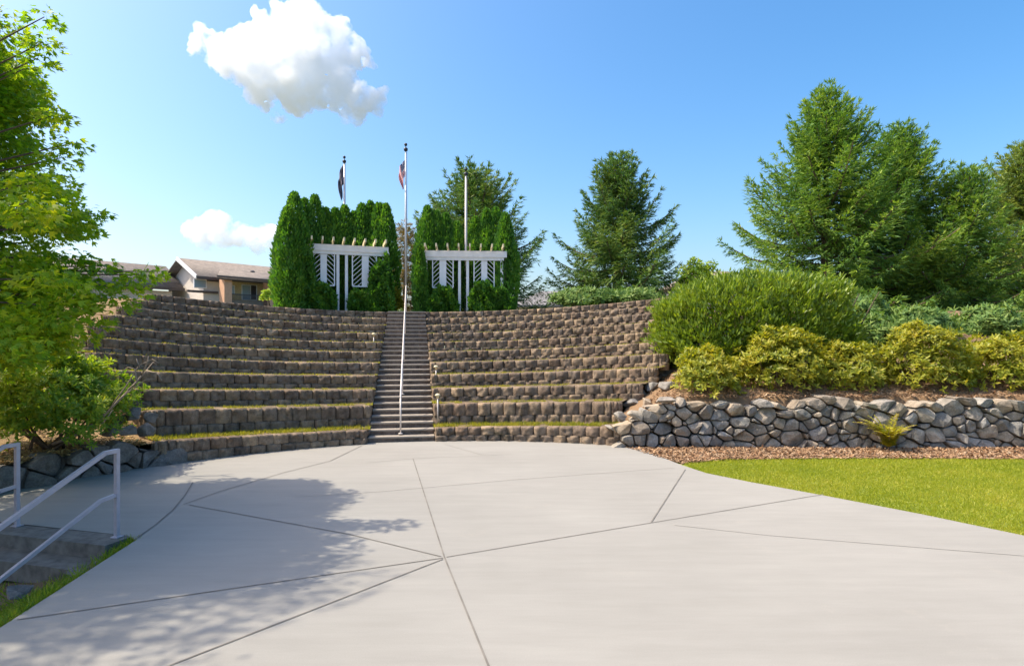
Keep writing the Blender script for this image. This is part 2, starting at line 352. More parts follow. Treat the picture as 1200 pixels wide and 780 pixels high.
# --- plaza slab
phiL0, phiR0 = rad(-118), rad(30)
arc = [pol(R1 + .12, t) for t in np.linspace(phiR0, rad(-74), 60)]
edgeL = [gp(0, 735), gp(160, 632)]
stepA, stepB = gp(150, 627), gp(0, 611)
sd = Vector((stepA[0] - stepB[0], stepA[1] - stepB[1])).normalized()      # along the lower steps' nosings
sn = Vector((sd.y, -sd.x))                                                # the way they descend
farL = (stepB[0] - sd.x * 5, stepB[1] - sd.y * 5)
edgeR = [gp(745, 523), gp(772, 534), gp(800, 545), gp(828, 554), gp(880, 564.5), gp(965, 580), gp(1080, 602), gp(1200, 627)]
d = Vector(edgeL[0]) - Vector(edgeL[1])
nearL = Vector(edgeL[1]) + d * 5
dR = (Vector(edgeR[-1]) - Vector(edgeR[-2])).normalized()
farR = Vector(edgeR[-1]) + dR * 10
plaza_pts = [tuple(nearL), (farR.x + 2, -6), tuple(farR)] + edgeR[::-1] + arc + [(-12, 9.3), farL, tuple(stepA), edgeL[1]]
mb = MB()
mb.prism(plaza_pts, -.30, 0.0)
plaza = struct(mb.build('plaza', M['plaza']))
def joint(name, pts, wd, mat, z=.003):
    P = [gp(*p) for p in pts]; mb = MB(); V = []; n = len(P)
    for i in range(n):
        a, b = Vector(P[max(i - 1, 0)]), Vector(P[min(i + 1, n - 1)]); t = (b - a).normalized(); q = Vector((-t.y, t.x)) * wd / 2
        V += [(P[i][0] + q.x, P[i][1] + q.y, z), (P[i][0] - q.x, P[i][1] - q.y, z)]
    mb.add(V, [[2 * i, 2 * i + 1, 2 * i + 3, 2 * i + 2] for i in range(n - 1)]); return mb.build(name, mat, plaza)
J = [([(484, 537), (521, 653)], .018), ([(521, 653), (575, 786), (800, 1350)], .018), ([(523, 652.5), (762, 612.5), (965, 579)], .016), ([(519, 653.5), (20, 726)], .018),
     ([(519, 655), (190, 783), (-300, 975)], .018), ([(517, 652), (410, 626), (222, 591.5)], .016), ([(763, 612), (803, 550)], .018),
     ([(158, 632), (182, 615), (203, 597), (217, 580), (226, 565)], .018), ([(215, 591), (260, 575), (335, 553), (387, 540), (424, 522)], .016)]
for i, (p, wd) in enumerate(J): joint('control_joint', p, wd, M['joint'], .003 + .0006 * i)
for i, p in enumerate(([(345, 582), (430, 577), (500, 571), (600, 562), (720, 553), (790, 548)], [(790, 615), (900, 627), (1200, 651), (1500, 674)], [(520, 520), (566, 533)], [(430, 542), (484, 537), (600, 532)])):
    joint('hairline_joint', p, .013, M['joint_faint'], .0095 + .0006 * i)

# --- lawn and mulch on the right
lawn_edge = [gp(800, 540)] + edgeR[3:]
sheet('lawn', [(p[0] - .05, p[1] - .02) for p in edgeR[::-1]][:-2] + [(2.0, 13.0), (2.0, 14.1), (60, 14.1), (60, -8), (farR.x - .02, -8), (farR.x - .05, farR.y)], -.035, M['lawnsoil'])
mul_pts = [gp(741, 526), gp(772, 535.5), gp(800, 542), gp(850, 537.5), gp(1000, 536), gp(1200, 537), (30, 12.2), (30, 14.0), (2.2, 14.0)]
sheet('mulch_strip', mul_pts, -.015, M['mulch'])

# --- terraces
P0 = Vector((-1.10 * EYE, 5.95 * EYE)); P1 = Vector((-.176 * 8.87 * EYE, 8.87 * EYE))
SDIR = (P1 - P0).normalized(); SPER = Vector((SDIR.y, -SDIR.x)); SLEN = (P1 - P0).length      # SPER points right
def stair_edge(t, side): return P0 + SDIR * (t * SLEN) + SPER * (side * (.79 + (.66 - .79) * t))
def stair_phi(r, side):
    lo, hi = -.3, 1.6
    for _ in range(40):
        t = (lo + hi) / 2; p = stair_edge(t, side)
        if math.hypot(p.x - CX, p.y - CY) < r: lo = t
        else: hi = t
    return math.atan2(p.x - CX, p.y - CY), t
LEFT_PX = [0, 197, 183, 158, 135, 118, 112, 120, 135, 150, 166, 182]
RIGHT_PX = [0, 726, 716, 741, 759, 772, 782, 790, 800, 806, 812, 818]
def phi_lim(k, side):
    e = stair_phi(RK(k), side)[0]; o = phi_px(LEFT_PX[k] if side < 0 else RIGHT_PX[k], RK(k)); return (o, e)

class Blocks:
    def __init__(s): s.V = []; s.F = []; s.n = 0
    NU, NV = 8, 6
    def block(s, pts, nrm, zb, zt, depth, prot, seed):
        """pts(u): plan point, nrm(u): outward normal, u in 0..1; rough split face bulging out"""
        NU, NV = s.NU, s.NV; rn = np.random.default_rng(seed)
        off = rn.uniform(-.012, .012); tilt = rn.uniform(-.015, .015); g = rn.normal(0, .010, (NV, NU)); g2 = rn.normal(0, .014, (3, 3)); dz = rn.uniform(-.004, .004)
        base = s.n; nc = NU + 2; pk = rn.uniform(.40, .60); pw = 1.35 if prot > .04 else 4.0
        rows = []
        for j in range(NV):
            v = j / (NV - 1)
            for i in range(-1, NU + 1):
                u = min(max(i / (NU - 1), 0), 1); p = pts(u); nn = nrm(u); z = zb(u) + (zt(u) - zb(u)) * (v * .985) + dz * v
                if i in (-1, NU): d = -depth
                else:
                    uu = (u - pk) / (pk if u < pk else 1 - pk)
                    d = prot * (1 - abs(uu) ** pw) + .011 * (1 - (2 * v - 1) ** 8) + off + tilt * (2 * u - 1)
                    if 0 < i < NU - 1: d += g[j, i] + g2[int(v * 2.99), int(u * 2.99)]
                    else: d += g[j, i] * .5
                s.V.append((p[0] + nn[0] * d, p[1] + nn[1] * d, z))
        for j in range(NV - 1):
            for i in range(nc - 1): s.F.append((base + j * nc + i, base + j * nc + i + 1, base + (j + 1) * nc + i + 1, base + (j + 1) * nc + i))
        s.n += NV * nc; tb = s.n; top = base + (NV - 1) * nc
        for i in range(NU):
            u = i / (NU - 1); p = pts(u); nn = nrm(u); s.V.append((p[0] - nn[0] * depth, p[1] - nn[1] * depth, zt(u) - .015 * (zt(u) - zb(u)) + dz))
        s.n += NU
        for i in range(NU - 1): s.F.append((top + 1 + i, top + 2 + i, tb + i + 1, tb + i))
    def path(s, f, length, zb, zt, n, bw, setback=.012, prot=.05, depth=.26, seed=0):
        """f(sdist)->(point, outward normal); n courses of running-bond blocks"""
        gap = .009; bwn = length / max(1, round(length / bw))
        for j in range(n):
            x = -(bwn / 2) if (j % 2) else 0.0; q = 0
            while x < length - .02:
                jit = .012 * math.sin(q * 7.3 + j * 3.1 + seed)
                a, b = max(x + jit * (x > 0), 0), min(x + bwn, length)
                if b - a > .07:
                    def pts(u, a=a, b=b, j=j):
                        p, nn = f(a + gap / 2 + (b - a - gap) * u); return (p[0] - nn[0] * setback * j, p[1] - nn[1] * setback * j)
                    def nrm(u, a=a, b=b): return f(a + (b - a) * u)[1]
                    def fz(u, e, a=a, b=b): sdist = a + (b - a) * u; lo, hi = zb(sdist), zt(sdist); return lo + (hi - lo) * e
                    sc_ = min(1, (b - a) / bw)
                    s.block(pts, nrm, lambda u: fz(u, j / n), lambda u: fz(u, (j + 1) / n) , depth, prot * sc_, seed * 7919 + j * 613 + q)
                x += bwn; q += 1

ORD = ['', 'lowest', 'second lowest', 'third', 'fourth', 'fifth', 'sixth', 'seventh', 'eighth', 'ninth', 'tenth', 'topmost']
BW = .325
for k in range(1, NT + 1):
    for side in (-1, 1):
        B = Blocks(); R = RK(k); o, e = phi_lim(k, side); a0, a1 = min(o, e), max(o, e)
        nC = max(2, round((HK[k] - HK[k - 1]) / .2)) if k > 1 else 2
        if k == NT and side < 0: nC = 2
        def f(sd_, a0=a0, R=R):
            t = a0 + sd_ / R; return pol(R, t), (-math.sin(t), -math.cos(t))
        B.path(f, (a1 - a0) * R, lambda s_, a0=a0, R=R: HT(k - 1, a0 + s_ / R) - (.10 if k > 1 else .04), lambda s_, a0=a0, R=R: HT(k, a0 + s_ / R), nC, BW, prot=.055 if side > 0 else .02, seed=k * 2 + (side > 0))
        # return along the stairs
        if k < NT or True:
            t0 = stair_phi(R, side)[1]; t1 = stair_phi(RK(k + 1), side)[1] if k < NT else t0 + .1
            A, Bp = stair_edge(t0, side), stair_edge(t1, side); Ln = (Bp - A).length - .03
            dd = (Bp - A).normalized(); nn = (-SPER.x * side, -SPER.y * side)
            ph = stair_phi(R, side)[0]
            def f2(s_, A=A, dd=dd, nn=nn, Ln=Ln, side=side):
                q = A + dd * (.03 + (s_ if side > 0 else Ln - s_)); 
                return (q.x + nn[0] * -.03, q.y + nn[1] * -.03), nn
            # keep the winding right for each side
            B.path(f2, Ln, lambda s_: HT(k - 1, ph) - .05, lambda s_: HT(k, ph) - .006, 2, .36, prot=.025, depth=.2, seed=200 + k * 2 + (side > 0))
        # outer end: turns back into the slope
        oc = o; c0 = pol(R, oc); sgn = 1 if side > 0 else -1; rr = .55 if (k == 1 and side > 0) else .25; turn = rad(80)
        cc = (c0[0] + math.sin(oc) * rr, c0[1] + math.cos(oc) * rr); Lc = rr * turn
        def f3(s_, cc=cc, rr=rr, oc=oc, sgn=sgn, Lc=Lc):
            t = (s_ if sgn > 0 else Lc - s_) / rr; ang = oc + math.pi - sgn * t
            return (cc[0] + math.sin(ang) * rr, cc[1] + math.cos(ang) * rr), (math.sin(ang), math.cos(ang))
        B.path(f3, Lc, lambda s_: HT(k - 1, oc) - .1, lambda s_: HT(k, oc) - .003, nC, .36, prot=.03, depth=min(.2, rr * .8), seed=300 + k * 2 + (side > 0))
        o_ = mesh_np('terrace_wall', B.V, [np.array(B.F)], M['block'])
        if side > 0: tag(o_, f'{ORD[k]} curved block terrace wall right of the stairs, sunlit brown split-face courses', 'retaining wall', 'terrace walls right of the stairs')
        else: tag(o_, f'{ORD[k]} curved block terrace wall left of the stairs, shaded dark split-face courses', 'retaining wall', 'terrace walls left of the stairs')

mb = MB(); TG = []      # treads; remember where grass can grow
for k in range(1, NT):
    for side in (-1, 1):
        o, e = phi_lim(k, side); e2 = stair_phi(RK(k) + .5, side)[0]
        a0, a1 = (o - .02, e2 - side * -.0) if side < 0 else (e2, o + .03)
        n = 48; ra, rb = RK(k) + .17, RK(k + 1) + .12; nr = 4; V = []
        for i in range(n + 1):
            t = a0 + (a1 - a0) * i / n
            for q in range(nr):
                r = ra + (rb - ra) * q / (nr - 1); x, y = pol(r, t); V.append((x, y, HT(k, t) - .012 + .02 * q / 3 + .012 * mnoise.noise(Vector((x * 2, y * 2, 1)))))
        mb.add(V, [[i * nr + q, i * nr + q + 1, (i + 1) * nr + q + 1, (i + 1) * nr + q] for i in range(n) for q in range(nr - 1)])
        TG.append((k, side, a0, a1))
struct(mb.build('terrace', M['soil'], smooth=True))

def bed_z(x, y): return min(1.09 + max(0, y - 13.9) * .27, 3.6) + .05 * mnoise.noise(Vector((x, y, 3)))
def bed_surf(x, y): return bed_z(x, y) - .62 * min(1, max(0, (3.75 + (y - 13.85) * .40 - x) / 1.3))
def lbed_z(r): return float(np.interp(r, [7.9, 9.6, 10.5, 12, 16, 20], [.42, .50, .9, 1.7, 3.7, 3.9]))
# hill behind the top wall
mb = MB(); rs_ = [15.05, 15.35, 16, 17, 18.5, 21, 25, 32, 45, 70, 110, 170]; n = 72; A0, A1 = rad(-84), rad(80); V = []
for i in range(n + 1):
    t = A0 + (A1 - A0) * i / n
    fade = min(1, (t - A0) / .25)
    for r in rs_:
        x, y = pol(r + .05, t); hz = HT(NT, max(min(t, rad(28)), rad(-44))) - .03
        if t > rad(24): hz = min(hz, (bed_z(x, y) - .06) if y > 14.3 else -.9)
        if t < phi_lim(NT, -1)[0]: hz = min(hz, lbed_z(r) - .10)
        z = hz * max(fade, 0) + -.9 * (1 - fade) + (.10 * mnoise.noise(Vector((x * .2, y * .2, 0))) if r > 17 else 0)
        V.append((x, y, z))
m_ = len(rs_); mb.add(V, [[i * m_ + q, i * m_ + q + 1, (i + 1) * m_ + q + 1, (i + 1) * m_ + q] for i in range(n) for q in range(m_ - 1)])
struct(mb.build('hillside', M['field'], smooth=True))
# planted slope right of the terraces
mb = MB(); nx, ny = 60, 30; V = []
for j in range(ny + 1):
    y = 13.70 + (25 - 13.70) * j / ny; xl = 2.35 + (y - 13.70) * .38
    for i in range(nx + 1):
        x = xl + (34 - xl) * (i / nx) ** 1.7; V.append((x, y + (.12 if j == 0 else 0), bed_surf(x, y) - (.75 if i == 0 else 0) - (.6 if j == 0 else 0)))
mb.add(V, [[j * (nx + 1) + i, j * (nx + 1) + i + 1, (j + 1) * (nx + 1) + i + 1, (j + 1) * (nx + 1) + i] for j in range(ny) for i in range(nx)])
struct(mb.build('planting_bed', M['mulch'], smooth=True))
# planted slope left of the terraces
mb = MB(); rs2 = [7.95, 8.3, 8.7, 9.2, 9.8, 10.5, 11.5, 13, 16, 20, 27, 36]; n = 50; V = []
pe = phi_lim(1, -1)[0]
for i in range(n + 1):
    for r in rs2:
        lim = pe if r < 9 else phi_lim(min(NT, max(1, int((r - R1) / DR) + 1)), -1)[0] + .03
        t = rad(-125) + (lim + .03 - rad(-125)) * i / n; x, y = pol(r, t); V.append((x, y, lbed_z(r) + .05 * mnoise.noise(Vector((x * 1.5, y * 1.5, 5)))))
m_ = len(rs2); mb.add(V, [[i * m_ + q, i * m_ + q + 1, (i + 1) * m_ + q + 1, (i + 1) * m_ + q] for i in range(n) for q in range(m_ - 1)])
struct(mb.build('flower_bed', M['litter'], smooth=True))

# ================================================================== STAIRCASE
st = thing('staircase', 'long straight flight of concrete steps climbing between the curved terrace walls', 'stairs')
NS = 26; RH = HK[NT] / NS
for i in range(NS):
    t0 = i / NS; t1 = (i + 1) / NS; mb = MB()
    a, b = stair_edge(t0, -1) + SPER * .01, stair_edge(t0, 1) - SPER * .01
    dn = SDIR * .40; wob = random.uniform(-.006, .006)
    mb.cur = 0; zb = i * RH - .08; zt = (i + 1) * RH - .035 + wob
    # riser course: a row of small split-face blocks
    nb = 5; 
    for q in range(nb):
        p, p2 = a.lerp(b, q / nb + .002), a.lerp(b, (q + 1) / nb - .002); jt = random.uniform(0, .012)
        p = p + SDIR * (.028 + jt); p2 = p2 + SDIR * (.028 + jt)
        mb.prism([p, p2, p2 + dn, p + dn], zb, zt)
    mb.cur = 1; s_ = a - SPER * -.004; e_ = b - SPER * .004
    mb.prism([s_, e_, e_ + SDIR * .42, s_ + SDIR * .42], zt, zt + .035 - .0005 * (i % 2))
    mb.build('step', [M['riser'], M['tread']], st)
# handrail in the middle of the flight
hr = thing('handrail', 'slender pale metal handrail running up the middle of the concrete steps', 'handrail')
def stair_pt(t, zo): q = P0 + SDIR * (t * SLEN) + SPER * -.03; return (q.x, q.y, t * HK[NT] + zo)
mb = MB(); mb.tube([stair_pt(.035, .86), stair_pt(.045, .92), stair_pt(.5, .92), stair_pt(.985, .92), stair_pt(1.01, .90)], .021, 10); mb.build('top_rail', M['hand'], hr, True)
for t in (.035, .27, .51, .75, .985):
    mb = MB(); mb.tube([stair_pt(t, .05), stair_pt(t, .90)], .020, 10); mb.lathe(stair_pt(t, .04), [(.06, 0), (.06, .012), (.03, .02)], 12); mb.build('post', M['hand'], hr, True)

# ================================================================== STONE WALLS
def clip(poly, n, c):                       # keep n.p <= c
    out = []
    for i in range(len(poly)):
        p, q = poly[i], poly[(i + 1) % len(poly)]; dp, dq = n[0] * p[0] + n[1] * p[1] - c, n[0] * q[0] + n[1] * q[1] - c
        if dp <= 0: out.append(p)
        if (dp < 0) != (dq < 0) and abs(dp - dq) > 1e-12:
            t = dp / (dp - dq); out.append((p[0] + (q[0] - p[0]) * t, p[1] + (q[1] - p[1]) * t))
    return out
def stone_wall(name, L, top, f, mat, sx=.36, sy=.2, seed=1, zbase=-.06, thick=.35):
    """dry-stone wall: irregular cells over (distance, height), each a separate rock standing out of the wall face; f(s)->(point, outward normal)"""
    rn = random.Random(seed); S = []; y = zbase + sy * .4; row = 0; hmax = max(top(s) for s in np.linspace(0, L, 60))
    while y < hmax + sy:
        x = rn.uniform(-.2, .2)
        while x < L + .3:
            big_ = rn.random() < .25
            if rn.random() > .30: S.append((x + rn.uniform(-.09, .09), y + rn.uniform(-.07, .07)))
            x += sx * rn.uniform(.62, 1.45) * (1.25 if big_ else 1)
        y += sy * rn.uniform(.88, 1.12); row += 1
    wgt = {q: rn.uniform(-.02, .02) for q in S}
    wt = lambda a, b: wgt[a] - wgt[b]
    V = []; F = []
    for i, s in enumerate(S):
        if s[1] > top(min(max(s[0], 0), L)) - .03 or s[0] < 0 or s[0] > L: continue
        poly = [(s[0] - .6, zbase - .05), (s[0] + .6, zbase - .05), (s[0] + .6, s[1] + .3), (s[0] - .6, s[1] + .3)]
        for q in S:
            dx, dy = q[0] - s[0], q[1] - s[1]
            if 0 < dx * dx + dy * dy < 1.2:
                ky = 1.75                    # flatter, longer stones
                nx_, ny_ = dx, dy * ky
                c = (nx_ * (q[0] + s[0]) + ny_ * (q[1] + s[1])) / 2 + wt(s, q); poly = clip(poly, (nx_, ny_), c)
                if len(poly) < 3: break
        poly = (lambda k: clip(poly, (k, 1), top(s[0]) + rn.uniform(-.01, .05) + k * s[0]))(rn.uniform(-.14, .14)) if len(poly) > 2 and s[1] > top(s[0]) - .3 else poly
        if len(poly) < 3: continue
        cx = sum(p[0] for p in poly) / len(poly); cy = sum(p[1] for p in poly) / len(poly)
        ring = []
        for a in range(len(poly)):
            p, q = poly[a], poly[(a + 1) % len(poly)]; ln = math.hypot(q[0] - p[0], q[1] - p[1]); m = max(1, int(ln / .07))
            for b in range(m): ring.append((p[0] + (q[0] - p[0]) * b / m, p[1] + (q[1] - p[1]) * b / m))
        if len(ring) < 4: continue
        for _ in range(1): ring = [((ring[a - 1][0] + 5 * ring[a][0] + ring[(a + 1) % len(ring)][0]) / 7, (ring[a - 1][1] + 5 * ring[a][1] + ring[(a + 1) % len(ring)][1]) / 7) for a in range(len(ring))]
        n = len(ring); gap = rn.uniform(.003, .013); d0 = rn.uniform(.03, .14); tx, ty = rn.uniform(-.4, .4), rn.uniform(-.35, .35); fa = rn.uniform(-1, 1); fb = rn.uniform(-1, 1)
        rv = []
        for p in ring:
            dx, dy = cx - p[0], cy - p[1]; ln = math.hypot(dx, dy) + 1e-6; rv.append((p[0] + dx / ln * (gap + rn.uniform(0, .012)), p[1] + dy / ln * (gap + rn.uniform(0, .012))))
        base = len(V)
        for sc_, dep in ((1.0, -thick), (1.0, -.02), (.985, d0 * .6), (.945, d0 * .93), (.55, d0 * 1.02)):
            for p in rv:
                x, z = cx + (p[0] - cx) * sc_, cy + (p[1] - cy) * sc_
                dd = dep
                if dep > 0: dd += (x - cx) * tx + (z - cy) * ty - .35 * abs((x - cx) * fa + (z - cy) * fb) + .022 * mnoise.noise(Vector((x * 9, z * 9, seed * 3.3))) + .03 * mnoise.noise(Vector((x * 3.3, z * 3.3, i * .7)))
                q, nn = f(x); V.append((q[0] + nn[0] * dd, q[1] + nn[1] * dd, z))
        q, nn = f(cx); V.append((q[0] + nn[0] * d0 * 1.05, q[1] + nn[1] * d0 * 1.05, cy))
        for r in range(4):
            for a in range(n): F.append([base + r * n + a, base + r * n + (a + 1) % n, base + (r + 1) * n + (a + 1) % n, base + (r + 1) * n + a])
        for a in range(n): F.append([base + 4 * n + a, base + 4 * n + (a + 1) % n, base + 5 * n])
    me = bpy.data.meshes.new(name); me.from_pydata(V, [], F); me.materials.append(mat); me.update()
    o = bpy.data.objects.new(name, me); COL.objects.link(o); return o
W0 = (2.42, 13.62)
def fr(s):                                   # right wall: runs straight out to the right
    return (W0[0] + s, W0[1] + .06 * math.sin(s * .8) ), (0, -1)
o = stone_wall('stone_wall', 20.0, lambda s: 1.08 + .04 * math.sin(s * 1.7) + .04 * math.sin(s * 4.1) - max(0, 1.2 - s) * .5, fr, M['rock'], .27, .115, 3)
tag(o, 'low dry-stone retaining wall of grey and tan fieldstones beside the lawn', 'stone wall')
pe = phi_lim(1, -1)[0]
def fl(s):
    t = pe - .012 - s / R1; return pol(R1 + .02, t), (-math.sin(t), -math.cos(t))
o = stone_wall('stone_wall', 8.5, lambda s: .50 + .035 * math.sin(s * 2.1), fl, M['rockdark'], .38, .17, 5)
tag(o, 'low shaded wall of dark mossy boulders edging the plaza on the left', 'stone wall')

def boulder(c, r, seed, label, group, mat=None, flat=.75):
    rn = random.Random(seed); bm = bmesh.new()
    for _ in range(12):
        v = Vector((rn.gauss(0, 1), rn.gauss(0, 1), rn.gauss(0, 1))).normalized(); bm.verts.new((v.x * r * rn.uniform(.85, 1.2), v.y * r * rn.uniform(.8, 1.1), v.z * r * flat * rn.uniform(.85, 1.1)))
    bmesh.ops.convex_hull(bm, input=bm.verts[:]); 
    for v in [v for v in bm.verts if not v.link_faces]: bm.verts.remove(v)
    bmesh.ops.bevel(bm, geom=bm.edges[:], offset=r * .045, segments=1, affect='EDGES')
    bmesh.ops.triangulate(bm, faces=bm.faces[:]); bmesh.ops.subdivide_edges(bm, edges=bm.edges[:], cuts=1, use_grid_fill=True)
    for v in bm.verts: v.co += v.co.normalized() * (r * .06 * mnoise.noise(v.co * (2.2 / r) + Vector((seed, 0, 0))))
    me = bpy.data.meshes.new('boulder'); bm.to_mesh(me); bm.free(); me.materials.append(mat or M['rock'])
    o = bpy.data.objects.new('boulder', me); COL.objects.link(o); o.location = c; o.rotation_euler = (0, 0, rn.uniform(0, 6))
    return tag(o, label, 'boulder', group)
G1 = 'boulders stepping up beside the right terrace ends'
def on_bed(x, y):                            # where the sight line through a photo point meets the planted slope
    Y = 13.7
    while Y < 19:
        p = at(x, y, Y)
        if p.z <= bed_surf(p.x, p.y): break
        Y += .04
    return at(x, y, Y)
for i, (x, y, r, lb, fl_) in enumerate([
    (726, 487, .20, 'small grey boulder at the end of the second lowest right terrace wall', .8), (745, 486, .24, 'tan boulder where the long stone wall meets the right terraces', .75),
    (739, 470, .26, 'long grey boulder under the end of the third right terrace wall', .55), (758, 469, .22, 'brown boulder at the foot of the flat grey slabs', .7),
    (781, 466, .27, 'wide flat grey slab left of the smallest rhododendron', .4), (764, 452, .22, 'pinkish boulder at the end of the fourth right terrace wall', .8),
    (783, 450, .26, 'dark grey boulder touching the smallest yellow green rhododendron', .8), (779, 434, .24, 'dark boulder at the end of the fifth right terrace wall', .8),
    (790, 419, .25, 'brown grey boulder under the left end of the laurel hedge', .85), (797, 437, .24, 'boulder half hidden behind the smallest yellow green rhododendron', .8),
    (766, 484, .20, 'stacked tan boulder beneath the flat grey slab', .7), (785, 483, .20, 'squat tan boulder on the stone wall beside the flat slab', .65),
    (752, 458, .17, 'small tan stone between the third and fourth right terrace ends', .8), (770, 440, .17, 'small grey stone between the fourth and fifth right terrace ends', .8)]):
    p = on_bed(x, y + 5); boulder((p.x, p.y, p.z + r * fl_ * .35), r, 10 + i, lb, G1, flat=fl_)
G2 = 'boulders under the rhododendrons'
for i, (x, y, Y, r, lb) in enumerate([
    (868, 442, 15.6, .34, 'blocky grey boulder between the two leftmost rhododendrons'), (893, 440, 15.8, .36, 'rounded dark boulder left of the second rhododendron trunk'),
    (897, 460, 15.2, .22, 'low grey boulder at the foot of the second rhododendron'), (1015, 440, 15.7, .42, 'large shaded boulder behind the third rhododendron'),
    (1050, 446, 15.6, .34, 'shaded grey boulder under the widest rhododendron'), (1128, 455, 15.2, .26, 'flat grey boulder between the two rightmost rhododendrons')]):
    p = at(x, y, Y); boulder((p.x, p.y, p.z - .05), r, 40 + i, lb, G2)
G3 = 'dark boulders piled at the left terrace ends'
for i, (x, y, Y, r, lb) in enumerate([
    (128, 503, 10.9, 0.18, 'dark boulder lowest left in the pile by the dead branch'), (150, 505, 10.8, 0.16, 'squarish dark boulder in the lower middle of the left pile'),
    (172, 503, 11.2, 0.18, 'dark boulder lowest right in the pile by the block wall'), (160, 487, 11.4, 0.20, 'pale topped boulder on top of the left pile'),
    (178, 489, 11.6, 0.16, 'upright grey boulder against the second left terrace wall'), (140, 490, 11.4, 0.16, 'grey boulder top left in the pile behind the dead branch')]):
    p = at(x, y, Y); boulder((p.x, p.y, p.z), r, 60 + i, lb, G3, M['rockdark'], .85)

# ================================================================== LOWER STEPS AND RAILINGS (left front)
ls = thing('garden_steps', 'weathered concrete steps descending left of the plaza between two metal railings', 'steps')
stepTop = Vector(stepA); wdt = 2.6
for i in range(2):
    a = Vector(stepA) + sd * .06 + sn * (i * .36 - .06) ; b = a - sd * (wdt + 3)
    z1 = -.004 - i * .16; mb = MB()
    far_ = .0 if i == 0 else -.04
    mb.prism([b + sn * .42, a + sn * (.42 - .0), a + sn * far_, b + sn * far_], z1 - .22, z1)
    mb.build('step', M['oldconc'], ls)
def railing(base, label, loop):
    t = thing('stair_railing', label, 'railing', 'railings of the garden steps')
    b = Vector((base[0], base[1])); H = 1.06; s2 = .047
    run = sn
    def q(dist, z): p = b + run * dist; return (p.x, p.y, z)
    mb = MB(); mb.beam(q(0, 0), q(0, H - s2 / 2 - .001), s2, s2, (sd.x, sd.y, 0)); mb.box((b.x, b.y, .006), (.10, .10, .012), math.atan2(sd.y, sd.x)); mb.build('post', M['rail'], t)
    sl = .47
    mb = MB(); mb.beam(q(-.024, H), q(.16, H), s2, s2); mb.beam(q(.155, H + .002), q(2.6, H + .002 - sl * 2.45), s2, s2); mb.build('top_rail', M['rail'], t)
    mb = MB(); mb.beam(q(.025, .52), q(.22, .50), .04, .04); mb.beam(q(.215, .502), q(2.6, .502 - sl * 2.39), .04, .04); mb.build('mid_rail', M['rail'], t)
    mb = MB(); mb.beam(q(2.05, -.7), q(2.05, H - sl * 1.9 - .03), s2, s2, (sd.x, sd.y, 0)); mb.build('post', M['rail'], t)
    if loop:
        mb = MB(); z0 = H - .30
        mb.beam(q(.45, .70), q(.45, 1.0), .04, .04, (sd.x, sd.y, 0)); mb.beam(q(.47, .68), q(1.0, .45), .04, .04); mb.build('return_loop', M['rail'], t)
rb = gp(137, 629)
railing(rb, 'square tube metal railing at the plaza edge, right of the garden steps', False)
rb2 = gp(20, 616)
railing(rb2, 'square tube metal railing cut by the photo edge, left of the garden steps', True)
# grassy bank between the steps and the plaza edge
mb = MB(); V = []; nn_ = 24; mm_ = 12
e0, e1 = Vector(edgeL[1]), Vector(edgeL[0]) + d * .8
for i in range(nn_ + 1):
    sl_ = (e1 - e0).length * i / nn_; wmax = .10 + .40 * sl_ if sl_ < .62 else .35 + 2.0 * min(1, (sl_ - .62) / .2)
    for j in range(mm_ + 1):
        q = e0.lerp(e1, i / nn_) - sd * (.015 + j / mm_ * wmax)
        zin = -.10 - .40 * min(sl_, .75); dep = j / mm_ * wmax; z = -.035 + (zin + .035) * min(1, dep / min(wmax, .8)) + .035 * mnoise.noise(Vector((q.x * 5, q.y * 5, 2))); V.append((q.x, q.y, z))
mb.add(V, [[i * (mm_ + 1) + j, i * (mm_ + 1) + j + 1, (i + 1) * (mm_ + 1) + j + 1, (i + 1) * (mm_ + 1) + j] for i in range(nn_) for j in range(mm_)])
struct(mb.build('bank', M['soil'], smooth=True)); bankV = V
for i, (x, y, r, lb) in enumerate([(128, 647, .16, 'flat dark rock beside the upper garden step'), (98, 667, .17, 'low mossy rock beside the second garden step'), (20, 690, .16, 'pale grey rock below the garden steps')]):
    Y = EYE * FPX / (y - HY) * 1.05; p = at(x, y, Y); boulder((p.x, p.y, p.z - .02), r, 90 + i, lb, 'rocks beside the garden steps', M['rockdark'], .5)

# ================================================================== FLAGPOLES, FLAGS
def flagpole(x, ytop, Y, zbase, label, mat, r0=.055):
    t = thing('flagpole', label, 'flagpole', 'flagpoles above the stairs')
    p = at(x, ytop, Y); mb = MB(); H = p.z - .32
    mb.tube([(p.x, p.y, zbase), (p.x, p.y, zbase + (H - zbase) * .5), (p.x, p.y, H)], [r0, r0 * .85, r0 * .55], 14); mb.build('pole', mat, t, True)
    mb = MB(); mb.lathe((p.x, p.y, H), [(.045, 0), (.075, .02), (.075, .10), (.03, .13), (.015, .14), (.015, .2)], 14); mb.build('truck', M['finial'], t, True)
    mb = MB(); mb.lathe((p.x, p.y, p.z - .08), [(.005, -.06)] + [(.06 * math.sin(a), -.06 * math.cos(a)) for a in np.linspace(.2, 2.94, 9)] + [(.005, .06)], 14); mb.build('ball', M['finial'], t, True)
    mb = MB(); mb.lathe((p.x, p.y, zbase), [(.12, 0), (.12, .03), (.075, .09)], 16); mb.build('base_collar', mat, t, True)
    mb = MB(); mb.tube([(p.x + .05, p.y - .02, H), (p.x + .06, p.y - .03, zbase + 1.2)], .006, 5); mb.build('halyard', M['twig'], t)
    return p, H
